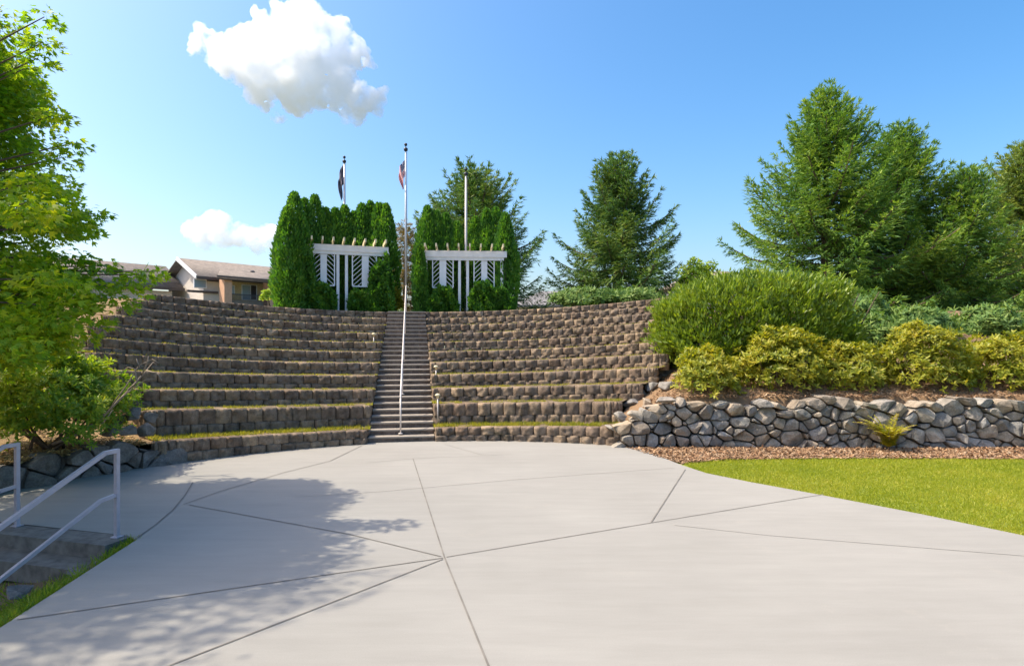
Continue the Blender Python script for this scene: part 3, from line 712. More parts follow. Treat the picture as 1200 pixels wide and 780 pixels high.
def flag(p, ztop, hoist, droop, wid, label, mat, seed):
    nu, nv = 26, 22; V = []; UV = []
    for j in range(nv + 1):
        for i in range(nu + 1):
            u, v = i / nu, j / nv
            x = p.x - .035 - wid * (1 - math.exp(-2.2 * u)) * (.55 + .45 * math.sin(1.2 + 2.2 * (1 - v))) * (.6 + .4 * v if True else 1)
            yv = p.y + .075 * math.sin(9.5 * u + seed) * min(1, u * 3) * (.5 + .6 * (1 - v)) + .02 * math.sin(17 * u + 3 * v)
            z = ztop - (1 - v) * hoist - droop * u ** 1.15 - .02 * math.sin(9.5 * u + seed)
            V.append((x, yv, z)); UV.append((u, v))
    F = [(j * (nu + 1) + i, j * (nu + 1) + i + 1, (j + 1) * (nu + 1) + i + 1, (j + 1) * (nu + 1) + i) for j in range(nv) for i in range(nu)]
    o = mesh_np('flag', V, [np.array(F)], mat, None, True, uv=UV); so = o.modifiers.new('cloth', 'SOLIDIFY'); so.thickness = .004
    return tag(o, label, 'flag', 'flags on the flagpoles')
ztop_ = HK[NT]
p, H = flagpole(475.5, 167, 22.2, ztop_ - .05, 'tallest flagpole standing at the head of the concrete stairs', M['pole'], .045)
flag(p, H - .32, .52, .62, .27, 'limp red and white striped flag on the tallest flagpole', M['flag'], .4)
p, H = flagpole(403.5, 182, 25.0, ztop_ + .1, 'grey flagpole rising behind the left clipped hedge', M['pole'])
flag(p, H - .06, .75, .85, .26, 'limp charcoal grey flag on the left flagpole', M['greyflag'], 1.7)
flagpole(546, 196, 23.35, ztop_, 'bare flagpole without a flag behind the right white pergola', M['polewhite'], .06)

# ================================================================== PERGOLAS
RP = 16.15
def pergola(name_label, pxl, pxr, ytop, ybm, posts, boards, yb, rafters):
    t = thing('pergola', name_label, 'pergola', 'white pergolas above the terraces')
    mid = (pxl + pxr) / 2; ph = phi_px(mid, RP); c = pol(RP, ph); Ym = c[1]
    Z = lambda y: EYE + (HY - y) / FPX * Ym
    a, b = Vector(on_arc(pxl, RP)), Vector(on_arc(pxr, RP)); zt, zb_ = Z(ytop), Z(ybm)
    ux = (b - a).normalized(); out = Vector((ux.y, -ux.x)); L = (b - a).length
    def at_px(px):                            # point of the pergola's own straight axis under a photo column
        m = (px - 600) / FPX; den = ux.x - m * ux.y
        return a + ux * ((m * a.y - a.x) / den)
    h1 = (zt - zb_) * .66
    for off in (.06, -.16):
        mb = MB(); p, q = a + out * off - ux * .06, b + out * off + ux * .06
        mb.beam((p.x, p.y, zt - h1 / 2), (q.x, q.y, zt - h1 / 2), .05, h1); mb.build('beam', M['white'], t)
    mb = MB(); p, q = a + out * .0 + ux * .05, b + out * .0 - ux * .05
    mb.beam((p.x, p.y, zb_ + (zt - zb_ - h1) / 2), (q.x, q.y, zb_ + (zt - zb_ - h1) / 2), .09, zt - zb_ - h1 - .006); mb.build('header', M['white'], t)
    for x in posts:
        p = at_px(x) + out * -.03; mb = MB(); mb.beam((p.x, p.y, ztop_ - .1), (p.x, p.y, zb_), .10, .10, (ux.x, ux.y, 0)); mb.build('post', M['white'], t)
    for i in range(rafters):
        p = a + ux * (L * (i + .25) / (rafters - .5)); mb = MB()
        s0, s1 = p + out * -.85, p + out * .62
        mb.beam((s0.x, s0.y, zt + .02), (s1.x, s1.y, zt + .13), .055, .13); mb.build('rafter', M['cream'], t)
    for (l0, b0, b1, l1) in boards:           # stile | slats | board | slats | stile
        pb = MB(); zT, zB = zb_ - .005, Z(yb)
        p0, p1 = at_px(b0), at_px(b1); m_ = (p0 + p1) / 2; pb.box((m_.x, m_.y, (zT + zB) / 2), ((p1 - p0).length, .035, zT - zB), math.atan2(ux.y, ux.x)); fr_ = pb.build('panel_board', M['white'], t)
        sm = MB()
        for x in (l0, l1):
            p = at_px(x); sm.beam((p.x, p.y, zB), (p.x, p.y, zT), .04, .04, (ux.x, ux.y, 0))
        p, q = at_px(l0), at_px(l1); sm.beam((p.x + out.x * .025, p.y + out.y * .025, zB - .01), (q.x + out.x * .025, q.y + out.y * .025, zB - .01), .045, .045); sm.build('panel_frame', M['white'], t)
        for (x0, x1) in ((l0, b0), (l1, b1)):
            sl = MB()
            A, Bq = at_px(x0), at_px(x1); w_ = (Bq - A).length; n = int((zT - zB) / .17)
            for k in range(-1, n + 1):
                z0 = zB + k * .17; z1 = z0 + w_ * .95
                f0 = max(0, (zB - z0) / (z1 - z0)); f1 = min(1, (zT - z0) / (z1 - z0))
                if f1 - f0 < .1: continue
                s_, e_ = A.lerp(Bq, f0), A.lerp(Bq, f1); sl.beam((s_.x, s_.y, z0 + (z1 - z0) * f0), (e_.x, e_.y, z0 + (z1 - z0) * f1), .02, .035, (out.x, out.y, 0))
            sl.build('slats', M['white'], t)
pergola('white pergola buried in the wider left clipped hedge', 362, 453, 288, 299, (366, 396, 406, 450), [(366, 375.5, 383, 392), (413, 424, 432, 441)], 335, 8)
pergola('white pergola with four posts before the right clipped hedge', 496, 592, 294.5, 305.5, (499, 538.5, 548, 588), [(507, 515, 523, 531), (555.5, 564, 571, 579)], 337, 8)

# ================================================================== SMALL PATH LIGHTS
for i, (x, yb, yt, Y, lb) in enumerate([(513, 484, 461, 15.0, 'small pale path light right of the stairs on the lowest terrace'), (511, 446, 428, 16.8, 'small pale path light right of the stairs on the third terrace'),
    (428, 459, 446, 16.4, 'small pale path light left of the stairs on the second terrace'), (433.5, 428, 414, 17.6, 'small pale path light left of the stairs on the fourth terrace'), (438, 405, 390, 18.8, 'small pale path light highest on the left terraces')]):
    t = thing('path_light', lb, 'path light', 'path lights beside the stairs'); b = at(x, yb, Y); tp = at(x, yt, Y)
    mb = MB(); mb.tube([(b.x, b.y, b.z - .2), (b.x, b.y, tp.z - .1)], .018, 8); mb.build('post', M['hand'], t, True)
    mb = MB(); mb.lathe((b.x, b.y, tp.z - .12), [(.03, 0), (.035, .06), (.075, .07), (.05, .11), (.012, .125)], 12); mb.build('lamp_head', M['cream'], t, True)

# ================================================================== PLANTS
def tree_thing(kind, label, cat, group=None): return thing(kind, label, cat, group)

def conifer(x, ytop, Y, zb, rad_, label, mat, seed, dens=1.0, power=.85, lean=(0, 0), cat='fir tree', group='tall conifers behind the terraces', name='conifer_tree', qs=.24, whorl=.26, lowest=.02, upward=.35):
    r = np.random.default_rng(seed); t = thing(name, label, cat, group)
    tp = at(x, ytop, Y); H = (tp.z - zb) * .945; bx, by = tp.x - lean[0], tp.y - lean[1]
    mb = MB(); ns = 9
    mb.tube([(bx + lean[0] * (i / ns) ** 1.3, by + lean[1] * i / ns, zb - .1 + H * i / ns) for i in range(ns + 1)], [max(.012, .028 * H * (1 - i / ns) ** .9) for i in range(ns + 1)], 9); mb.build('trunk', M['bark'], t, True)
    Ps, Fs, Ns, Ls = [], [], [], []; wood = MB()
    z = lowest * H; az = 0
    while z < H * .985:
        tt = z / H; nbr = int(r.integers(4, 7)) if tt < .9 else 3
        for b in range(nbr):
            az += 2.399 + r.normal(0, .25)
            L = (rad_ * (1 - tt) ** power * r.uniform(.66, 1.12) + .2); zz = z + r.uniform(-.12, .12)
            if r.random() < .08: L *= 1.12
            d = np.array([math.cos(az), math.sin(az)]); el = -.18 + tt * 1.0 + r.normal(0, .09)
            n = max(4, int(L / .17)); s = np.linspace(.06, 1, n)
            cx = bx + lean[0] * tt ** 1.3; cy = by + lean[1] * tt
            bz = zb + zz + L * (math.sin(el) * s - .28 * s ** 1.4 * (1 - tt) + upward * s ** 3.2)
            bp = np.stack([cx + d[0] * L * math.cos(el) * s, cy + d[1] * L * math.cos(el) * s, bz], 1)
            if L > .8: wood.tube([tuple(q) for q in bp[::max(1, n // 4)]], [max(.006, .016 * L * (1 - i / 6)) for i in range(len(bp[::max(1, n // 4)]))], 4, False)
            fw = unit(np.gradient(bp, axis=0)); side = np.stack([-fw[:, 1], fw[:, 0], 0 * fw[:, 0]], 1)
            for sg in (-1, 1):
                tl = (.42 * L * (1 - s) ** .8 + .16) * r.uniform(.75, 1.2, n); td = unit(fw * .75 + side * sg * r.uniform(.6, 1.0, n)[:, None] + np.array([0, 0, -.12]) + r.normal(0, .1, (n, 3)))
                m = max(4, int(17 * dens)); 
                for q in range(m):
                    keep = r.random(n) < np.clip(tl / .5, .55, 1)
                    f_ = (q + r.random(n)) / m; pos = bp + td * (tl * f_)[:, None] + np.array([0, 0, -1]) * (tl * f_ ** 2 * .28)[:, None] + r.normal(0, .03, (n, 3))
                    Ps.append(pos[keep]); Fs.append((td + r.normal(0, .35, (n, 3)) + np.array([0, 0, -.15]))[keep]); Ns.append((np.array([0, 0, 1.]) + r.normal(0, .55, (n, 3)))[keep]); Ls.append(np.full(keep.sum(), qs) * r.uniform(.65, 1.2, keep.sum()))
            Ps.append(bp[-1:] ); Fs.append(fw[-1:] + np.array([[0, 0, .25]])); Ns.append(np.array([[0, 0, 1.]])); Ls.append(np.array([qs * 1.2]))
        z += whorl * (1.15 - .5 * tt) * r.uniform(.8, 1.2)
    # leading shoot
    for q in range(14):
        Ps.append(np.array([[bx + lean[0], by + lean[1], zb + H * (.93 + .07 * q / 14)]])); a = r.uniform(0, 6.28); Fs.append(np.array([[math.cos(a), math.sin(a), 1.1]])); Ns.append(r.normal(0, 1, (1, 3))); Ls.append(np.array([qs * .9]))
    P = np.concatenate(Ps); Lq = np.concatenate(Ls)
    crown = leaves('crown', P, np.concatenate(Fs), np.concatenate(Ns), Lq, Lq * .21, 'needle', mat, t)
    wood.build('branches', M['bark'], t); return t
conifer(968, 94, 27, 3.2, 5.5, 'tallest dark green conifer with one high ragged tip above the laurel hedge', M['fir'], 1, 1.1, .88, name='conifer_tree')
conifer(1058, 138, 28.5, 3.2, 4.6, 'tall conifer with upswept tips, right shoulder of the big evergreen clump', M['fir'], 2, 1.0, .85, lean=(.6, 0))
conifer(1132, 196, 27.5, 3.2, 3.9, 'shorter dark blue green conifer leaning out on the clump\'s far right', M['fir'], 3, 1.0, .75, lean=(.7, 0))
conifer(1200, 160, 31, 3.2, 4.6, 'olive green conifer cut off by the right photo edge', M['firolive'], 4, 1.0, .8)
conifer(724, 178, 30, 3.5, 4.1, 'broad conifer standing alone behind the right terraces', M['firdark'], 5, 1.1, .78)
conifer(556, 194, 31, 3.5, 5.0, 'dark conifer rising behind the right pergola and its hedge', M['firdark'], 6, 1.1, .75)
conifer(474, 262, 29, 3.5, 1.5, 'thin bronze brown conifer seen through the gap above the stairs', M['bronze'], 8, .9, .7, cat='conifer', qs=.16, whorl=.22)

def arborvitae(x, ytop, r_, wdt_, label, group, seed, zb=None, n=6500):
    c = on_arc(x, r_); Y = c[1]; ztp = EYE + (HY - ytop) / FPX * Y; zb = zb if zb is not None else ztop_ - .05; H = ztp - zb
    t = thing('arborvitae', label, 'evergreen', group); r = np.random.default_rng(seed)
    mb = MB(); mb.tube([(c[0], c[1], zb - .1), (c[0], c[1], zb + H * .9)], [.06, .01], 7); mb.build('trunk', M['bark'], t, True)
    u = r.random(n) ** .85; az = r.uniform(0, 2 * math.pi, n)
    ph = r.uniform(0, 6.28, 3)
    prof = np.minimum(1, ((1 - u) * 2.3) ** .7) * (.86 + .14 * np.minimum(1, u * 4)) * (1 + .07 * np.sin(u * 19 + ph[0]) + .10 * np.sin(az * 3 + u * 9 + ph[1]) + .06 * np.sin(az * 7 - u * 14 + ph[2]))
    rr = wdt_ * .53 * prof * np.sqrt(r.uniform(.55, 1.05, n)) + .02
    P = np.stack([c[0] + rr * np.cos(az), c[1] + rr * np.sin(az), zb + u * H], 1)
    F = np.stack([np.cos(az) * .45, np.sin(az) * .45, np.full(n, 1.0)], 1) + r.normal(0, .28, (n, 3)); N = np.stack([np.cos(az + 1.2), np.sin(az + 1.2), 0 * az], 1) + r.normal(0, .7, (n, 3))
    L = r.uniform(.07, .16, n); leaves('foliage', P, F, N, L, L * .5, 'spray', M['cypress'], t); return t
AL = [(338, 244, 15.75, .95), (345, 228, 16.1, 1.05), (357, 235, 16.7, .95), (369, 231, 16.9, 1.0), (381, 245, 17.0, .9), (393, 246, 17.0, .9), (404, 243, 17.05, .95), (415, 250, 17.0, .85), (424, 241, 17.0, .95), (434, 238, 17.1, .95), (444, 240, 16.9, .95), (452, 241, 16.75, .9)]
WL = ['leftmost and yellow lit columnar arborvitae of the left clipped hedge', 'tallest pointed columnar arborvitae at the left end of the left hedge', 'columnar arborvitae beside the tallest one, left of the left pergola', 'pointed columnar arborvitae behind the left end of the left pergola',
      'columnar arborvitae behind the first slatted panel of the left pergola', 'columnar arborvitae left of the charcoal flag\'s pole', 'columnar arborvitae directly before the charcoal flag\'s pole', 'shortest columnar arborvitae right of the charcoal flag\'s pole',
      'columnar arborvitae behind the second slatted panel of the left pergola', 'columnar arborvitae third from the right end of the left hedge', 'columnar arborvitae second from the right end of the left hedge', 'columnar arborvitae ending the left hedge beside the stairs']
for i, (x, y, r_, wd) in enumerate(AL): arborvitae(x, y, r_, wd, WL[i], 'arborvitae columns of the left hedge', 100 + i)
AR = [(492, 290, 15.9, .42), (501, 243, 17.0, .95), (511, 249, 17.0, .9), (522, 252, 17.05, .9), (535, 262, 17.0, .85), (557, 256, 17.0, .85), (570, 247, 17.0, .95), (581, 245, 17.0, .95), (592, 252, 16.6, .9)]
WR = ['thin yellow lit arborvitae at the left edge of the right hedge', 'tallest pointed arborvitae at the left of the right hedge', 'arborvitae behind the left slats of the right pergola', 'arborvitae behind the first white board of the right pergola', 'short arborvitae left of the bare flagpole',
      'arborvitae just right of the bare flagpole', 'arborvitae behind the second white board of the right pergola', 'arborvitae behind the right end slats of the right pergola', 'arborvitae ending the right hedge beside the dark conifer']
for i, (x, y, r_, wd) in enumerate(AR): arborvitae(x, y, r_, wd, WR[i], 'arborvitae columns of the right hedge', 120 + i)

def dome_points(n, r, c, rx, ry, rz, lump=.16, lo=-.25, shell=(.55, 1.0), seedv=0, power=1.0):
    """points through the outer part of a lumpy dome"""
    dv = unit(r.normal(size=(n, 3))); dv[:, 2] = np.abs(dv[:, 2]) * (1 - lo) + lo * r.random(n); dv = unit(dv)
    nz = np.array([mnoise.noise(Vector((v[0] * 1.9 + seedv, v[1] * 1.9, v[2] * 1.9))) + .5 * mnoise.noise(Vector((v[0] * 4.4, v[1] * 4.4 + seedv, v[2] * 4.4))) for v in dv])
    rr = (1 + lump * 1.6 * nz) * r.uniform(shell[0], shell[1], n) ** .5
    return np.stack([c[0] + dv[:, 0] * rx * rr, c[1] + dv[:, 1] * ry * rr, c[2] + dv[:, 2] * rz * rr], 1), dv
def shrub(name, label, cat, c, rx, ry, rz, mat, n_ros, per, L, ratio, seed, group=None, lump=.16, up=.5, stems=7, zb=None, tpl='rhomb', shell=(.5, 1.0), lo=-.25, open_=1.0):
    r = np.random.default_rng(seed); t = thing(name, label, cat, group)
    P, dv = dome_points(n_ros, r, c, rx, ry, rz, lump, lo, shell, seed * 1.7)
    ax = unit(dv * np.array([1, 1, .8]) + np.array([0, 0, up]) + r.normal(0, .25, (n_ros, 3)))
    e1 = unit(np.cross(ax, np.array([.31, .52, .79]))); e2 = np.cross(ax, e1)
    Pp, Ff, Nn = [], [], []
    for q in range(per):
        a = 2 * math.pi * q / per + r.uniform(-.4, .4, n_ros)
        f = e1 * np.cos(a)[:, None] * open_ + e2 * np.sin(a)[:, None] * open_ + ax * r.uniform(.15, 1.0, n_ros)[:, None]
        Pp.append(P + r.normal(0, L * .12, (n_ros, 3))); Ff.append(f); Nn.append(ax + r.normal(0, .25, (n_ros, 3)))
    P_, F_, N_ = np.concatenate(Pp), np.concatenate(Ff), np.concatenate(Nn); Ls = L * r.uniform(.65, 1.2, len(P_))
    leaves('foliage', P_, F_, N_, Ls, Ls * ratio, tpl, mat, t)
    zb = c[2] - rz * .5 if zb is None else zb; mb = MB()
    for s in range(stems):
        a = r.uniform(0, 6.28); e = np.array([c[0] + math.cos(a) * rx * .7, c[1] + math.sin(a) * ry * .7, c[2] + rz * r.uniform(.1, .6)])
        b = np.array([c[0] + r.normal(0, rx * .12), c[1] + r.normal(0, ry * .12), zb - .1]); md = (b + e) / 2 + np.array([math.cos(a) * rx * .08, math.sin(a) * ry * .08, -.08])
        mb.tube([tuple(b), tuple(md), tuple(e)], [.03, .022, .008], 5)
    mb.build('stems', M['bark'], t, True); return t
# laurel hedge
def laurel():
    r = np.random.default_rng(21); t = thing('laurel_hedge', 'large rounded clipped laurel hedge covering the right ends of the terraces', 'hedge')
    n = 8000; X0, X1, Yc, Zc = 4.08, 9.3, 16.7, 2.84; cx = (X0 + X1) / 2; a = (X1 - X0) / 2
    dv = unit(r.normal(size=(n, 3))); p = 3.2                                   # superellipsoid: a clipped, rounded box
    rr = (np.abs(dv[:, 0]) ** p + np.abs(dv[:, 1]) ** p + np.abs(dv[:, 2]) ** p) ** (-1 / p)
    nz = np.array([mnoise.noise(Vector((v[0] * 4.5, v[1] * 2, v[2] * 2.4))) for v in dv]); rr = rr * (1 + .17 * nz) * np.where(r.random(n) < .06, r.uniform(1.0, 1.09, n), r.uniform(.72, 1.0, n) ** .5)
    P = np.stack([cx + dv[:, 0] * rr * a, Yc + dv[:, 1] * rr * 1.55, Zc + dv[:, 2] * rr * 1.22 + .12 * np.sin(dv[:, 0] * 3 + 1)], 1)
    Pp, Ff, Nn = [], [], []
    for q in range(7):
        az = r.uniform(0, 6.28, n); f = np.stack([np.cos(az) * .55, np.sin(az) * .55, r.uniform(.25, 1.3, n)], 1) + dv * .55
        Pp.append(P + r.normal(0, .05, (n, 3))); Ff.append(f); Nn.append(dv + r.normal(0, .6, (n, 3)))
    P_, F_, N_ = map(np.concatenate, (Pp, Ff, Nn)); L = r.uniform(.10, .19, len(P_)); leaves('foliage', P_, F_, N_, L, L * .33, 'rhomb', M['laurel'], t)
    mb = MB()
    for i in range(16):
        x = X0 + .5 + i * .32; mb.tube([(x, Yc, 1.6), (x + r.normal(0, .15), Yc + r.normal(0, .3), 2.6), (x + r.normal(0, .3), Yc + r.normal(0, .5), 3.7)], [.04, .03, .01], 5)
    mb.build('stems', M['bark'], t, True)
laurel()
GR = 'rhododendrons on the stone wall bed'
for i, (x, yc, Y, rx, rz, lb, nr) in enumerate([
    (826, 436, 15.0, .78, .68, 'smallest rounded yellow green rhododendron at the terrace end of the bed', 620), (915, 428, 15.2, 1.12, 1.0, 'tall yellow green rhododendron just right of the small rounded one', 1000),
    (990, 432, 15.4, .95, .72, 'low yellow green rhododendron with dark shaded lower leaves, behind the fern', 760), (1082, 425, 15.3, 1.3, .95, 'widest yellow green rhododendron with bare stems showing underneath', 1200),
    (1178, 428, 15.3, 1.15, .85, 'yellow green rhododendron cut off by the right photo edge', 950)]):
    p = at(x, yc + 9, Y - .35); shrub('rhododendron', lb, 'shrub', (p.x, p.y, p.z), rx * .93, .95, rz * 1.14, M['rhodo'], nr, 8, .14, .34, 30 + i, GR, lump=.2, up=.7, stems=9, zb=1.2, shell=(.45, 1.0), lo=-.5, open_=1.1)
# shrubs between hedge and conifers, on top of the hill
for i, (x, yc, Y, rx, rz, lb) in enumerate([(1018, 398, 18.2, 1.1, .75, 'green juniper filling the gap right of the laurel hedge, above the rhododendrons'), (1000, 372, 20, 1.0, .9, 'blue green juniper at the right end of the laurel hedge'), (1070, 385, 19.5, 1.3, .65, 'low dark juniper behind the widest rhododendron'), (690, 352, 23, 1.5, .42, 'low spreading juniper under the lone broad conifer'), (740, 353, 23.2, 1.2, .4, 'low juniper between the broad conifer and the laurel hedge'), (1160, 388, 20, 1.2, .8, 'dark juniper behind the rhododendron at the right photo edge')]):
    p = at(x, yc, Y); shrub('juniper', lb, 'shrub', (p.x, p.y, p.z), rx, 1.0, rz, M['juniper'], 900, 6, .2, .3, 50 + i, 'junipers beneath the conifers', lump=.25, up=.5, tpl='spray', shell=(.4, 1.0), zb=p.z - rz, lo=-.4)
p = at(818, 332, 28, ); shrub('small_tree', 'small light green tree glimpsed left of the big conifers', 'tree', (p.x, p.y, p.z), 1.0, .9, 1.0, M['bush'], 900, 5, .14, .5, 58, lump=.35, stems=6, zb=3.4, shell=(.3, 1))
# clipped greenery growing through the lower half of the pergolas
for i, (xa, xb, yt, lb) in enumerate([(326, 394, 330, 'dense clipped greenery under the left pergola\'s first panel'), (409, 458, 338, 'dense clipped greenery under the left pergola\'s second panel'), (500, 536, 340, 'dense clipped greenery under the right pergola\'s first panel'), (550, 600, 334, 'dense clipped greenery swallowing the right pergola\'s second panel'),
    (433, 461, 301, 'taller clipped greenery closing the right end of the left pergola'), (324, 373, 299, 'taller clipped greenery closing the left end of the left pergola')]):
    r = np.random.default_rng(70 + i); t = thing('clipped_hedge', lb, 'hedge', 'clipped greenery beneath the pergolas'); n = 9000
    pa, pb = phi_px(xa, RP - .2), phi_px(xb, RP - .2); ph = r.uniform(pa, pb, n); rr = RP + r.uniform(-.42, .3, n); u = r.random(n)
    Ym = pol(RP, (pa + pb) / 2)[1]; Hh = EYE + (HY - yt) / FPX * Ym - ztop_
    top = Hh * (1 + .14 * np.sin((ph - pa) / (pb - pa) * 7 + i * 2) + .07 * np.sin((ph - pa) / (pb - pa) * 19)); ed = np.minimum(ph - pa, pb - ph) / .02; top = top * np.clip(ed * .6 + .5, 0, 1)
    bul = -.12 * np.sin(ph * 90 + i) * (1 - u) - .08 * np.sin(ph * 160 + u * 7)
    P = np.stack([CX + (rr + bul) * np.sin(ph), CY + (rr + bul) * np.cos(ph), ztop_ - .05 + u * top], 1); F = r.normal(0, .5, (n, 3)) + np.array([0, -.5, .7]); L = r.uniform(.09, .17, n)
    leaves('foliage', P, F, r.normal(0, 1, (n, 3)), L, L * .6, 'spray', M['cypress'], t)
    mb = MB()
    for q in range(6):
        c = pol(RP, pa + (pb - pa) * (q + .5) / 6); mb.tube([(c[0], c[1], ztop_ - .1), (c[0], c[1], ztop_ + Hh * .7)], [.03, .01], 5)
    mb.build('stems', M['bark'], t)
p = at(462, 352, 22.8); shrub('sun_coloured_shrub', 'low shrub coloured yellow as if sunlit, in the gap at the head of the stairs', 'shrub', (p.x, p.y, p.z - .2), .32, .4, .75, M['fern'], 420, 6, .10, .5, 77, stems=4, zb=3.4)  # yellow leaf colour stands in for the patch of sunlight on this foliage
p = at(317, 350, 21.5); shrub('young_shrub', 'small olive shrub before the apartment balcony, beside the left hedge', 'shrub', (p.x, p.y, p.z), .35, .35, .3, M['bush'], 200, 5, .1, .5, 78, stems=4, zb=3.6)

# left bush
p = at(60, 468, 10.7)
shrub('leafy_bush', 'bright leafy bush with yellow green top on the left bed', 'bush', (p.x, p.y, p.z - .12), 1.26, 1.0, .92, M['bush'], 4600, 6, .10, .38, 80, lump=.3, up=.7, stems=11, zb=.45, shell=(.35, 1.05), lo=-.85)
# dead branch
t = thing('dead_branch', 'bare broken branch leaning out of the bush towards the terraces', 'branch'); mb = MB()
def bpts(l): return [tuple(at(x, y, Y)) for x, y, Y in l]
mb.tube(bpts([(62, 520, 10.4), (95, 507, 10.4), (125, 483, 10.5), (150, 458, 10.6), (166, 440, 10.6)]), [.028, .026, .022, .017, .012], 7); mb.build('limb', M['twig'], t, True)
for l in ([(125, 483, 10.5), (148, 452, 10.4), (163, 428, 10.4), (178, 421, 10.4)], [(150, 458, 10.6), (170, 436, 10.7), (180, 424, 10.8), (184, 428, 10.8)], [(108, 500, 10.45), (118, 492, 10.2), (140, 467, 10.2), (170, 445, 10.2), (181, 444, 10.2)], [(150, 456, 10.5), (161, 448, 10.4), (158, 432, 10.4), (150, 430, 10.4), (145, 434, 10.4)],
          [(166, 440, 10.6), (173, 424, 10.6), (174, 417, 10.6)], [(172, 434, 10.7), (184, 437, 10.6), (190, 446, 10.6)], [(104, 505, 10.4), (122, 494, 10.3), (132, 480, 10.3)], [(163, 430, 10.4), (160, 420, 10.4)], [(178, 421, 10.4), (186, 425, 10.4)]):
    mb = MB(); P_ = bpts(l); mb.tube(P_, [.014 * (1 - .7 * i / len(P_)) for i in range(len(P_))], 5); mb.build('twig', M['twig'], t, True)

# maples on the left
def broadleaf(label, base, clumps, seed, name='maple_tree', per=590, size=.097, mat=None, limbs_from=None):
    """clumps: list of (centre, spread): flattened leaf layers carried by limbs of their own"""
    r = np.random.default_rng(seed); t = thing(name, label, 'tree', 'broad-leaved trees on the left')
    fork = Vector((base[0] + .1, base[1] + .1, base[2] + 1.7)); top = max(c[0][2] for c in clumps)
    mb = MB(); mb.tube([base, fork, (fork.x + .2, fork.y + .1, (fork.z + top) / 2), (fork.x + .1, fork.y, top - .5)], [.16, .13, .08, .02], 10); mb.build('trunk', M['bark'], t, True)
    lm = MB(); P, F, N, L = [], [], [], []
    for c, sp in clumps:
        c = Vector(c); u = min(1, max(0, (c.z - fork.z) / max(1, top - fork.z))) * .6; s = fork.lerp(Vector((fork.x + .2, fork.y, top - .6)), u); md = s.lerp(c, .55) + Vector((0, 0, .25))
        lm.tube([s, md, c], [.035, .02, .006], 5, False)
        n = int(per * (sp / .6) ** 2); a = r.uniform(0, 6.28, n); q = np.sqrt(r.random(n)) * sp; dz = r.normal(0, sp * .2, n) - .25 * (q / sp) ** 2 * sp
        pos = np.stack([c.x + np.cos(a) * q, c.y + np.sin(a) * q, c.z + dz], 1); P.append(pos)
        out = np.stack([np.cos(a), np.sin(a), np.full(n, -.35)], 1) + r.normal(0, .45, (n, 3)); F.append(out); N.append(np.array([0, 0, 1.]) + r.normal(0, .6, (n, 3))); L.append(r.uniform(.7, 1.25, n) * size)
    P, F, N, L = map(np.concatenate, (P, F, N, L)); leaves('crown', P, F, N, L, L * .62, 'maple', mat or M['maple'], t); lm.build('limbs', M['bark'], t); return t
def in_poly(x, y, poly):
    c = False; j = len(poly) - 1
    for i in range(len(poly)):
        if (poly[i][1] > y) != (poly[j][1] > y) and x < (poly[j][0] - poly[i][0]) * (y - poly[i][1]) / (poly[j][1] - poly[i][1]) + poly[i][0]: c = not c
        j = i
    return c
MY = 7.7
out_ = [(-420, -120), (30, -120), (45, 0), (52, 30), (48, 75), (20, 92), (-10, 88), (5, 100), (40, 125), (88, 165), (70, 200), (62, 225), (118, 248), (108, 270), (60, 290), (90, 300), (180, 318), (160, 338), (130, 365), (95, 385), (70, 408), (20, 412), (-60, 420), (-380, 380)]
cl = []; r_ = random.Random(5); q = 0
while len(cl) < 215 and q < 40000:
    q += 1; x, y = r_.uniform(-330, 190), r_.uniform(-115, 420)
    if in_poly(x + 14, y, out_) and in_poly(x - 4, y, out_):
        Y = MY + r_.uniform(-1, 1) * 2.0 * (1 if x < 40 else .55); sp = r_.uniform(.4, .72) if x < 20 else r_.uniform(.22, .42)
        X = (x - 600) / FPX * MY; Z = EYE + (HY - y) / FPX * MY
        X = X * (Y / MY) if x > -40 else X
        if X + Z * .78 + sp * .4 < -1.7 + .5 * math.sin(Y * 2.1): cl.append(((X, Y, Z), sp))
for x, y, Y, sp in [(52, 20, MY, .2), (50, 50, MY - .1, .22), (45, 68, MY, .2), (30, 80, MY, .18), (84, 168, MY - .1, .2), (72, 185, MY, .25), (112, 250, MY - .1, .2), (95, 262, MY, .25), (182, 318, MY + .1, .17), (165, 322, MY + .1, .22), (150, 335, MY, .25), (130, 350, MY, .28), (110, 375, MY - .1, .25), (88, 392, MY - .1, .25), (60, 405, MY - .1, .25), (35, 408, MY - .1, .3), (10, 412, MY - .1, .3), (-20, 415, MY, .35), (64, 135, MY, .22), (78, 300, MY, .3), (120, 312, MY + .1, .25), (100, 330, MY, .3), (75, 350, MY, .35), (40, 370, MY - .1, .4), (10, 380, MY - .1, .4), (60, 320, MY, .4)]:
    cl.append((tuple(at(x, y, Y)), sp))
broadleaf('leafy bright green maple overhanging the left bed', (-9.05, 7.6, .4), cl, 11)
cl2 = []
while len(cl2) < 110:
    c = (-11.2 + r_.gauss(0, 1.3), 4.5 + r_.gauss(0, 1.3), 10.4 + r_.uniform(-3.4, 2.6)); sp = r_.uniform(.45, .8)
    if c[0] + c[2] * .70 + sp * .4 < -1.9 + .5 * math.sin(c[1] * 2.6): cl2.append((c, sp))
broadleaf('second taller maple standing outside the left photo edge, seen by its shadow', (-11.2, 4.4, -.8), cl2, 12, per=85, size=.115)

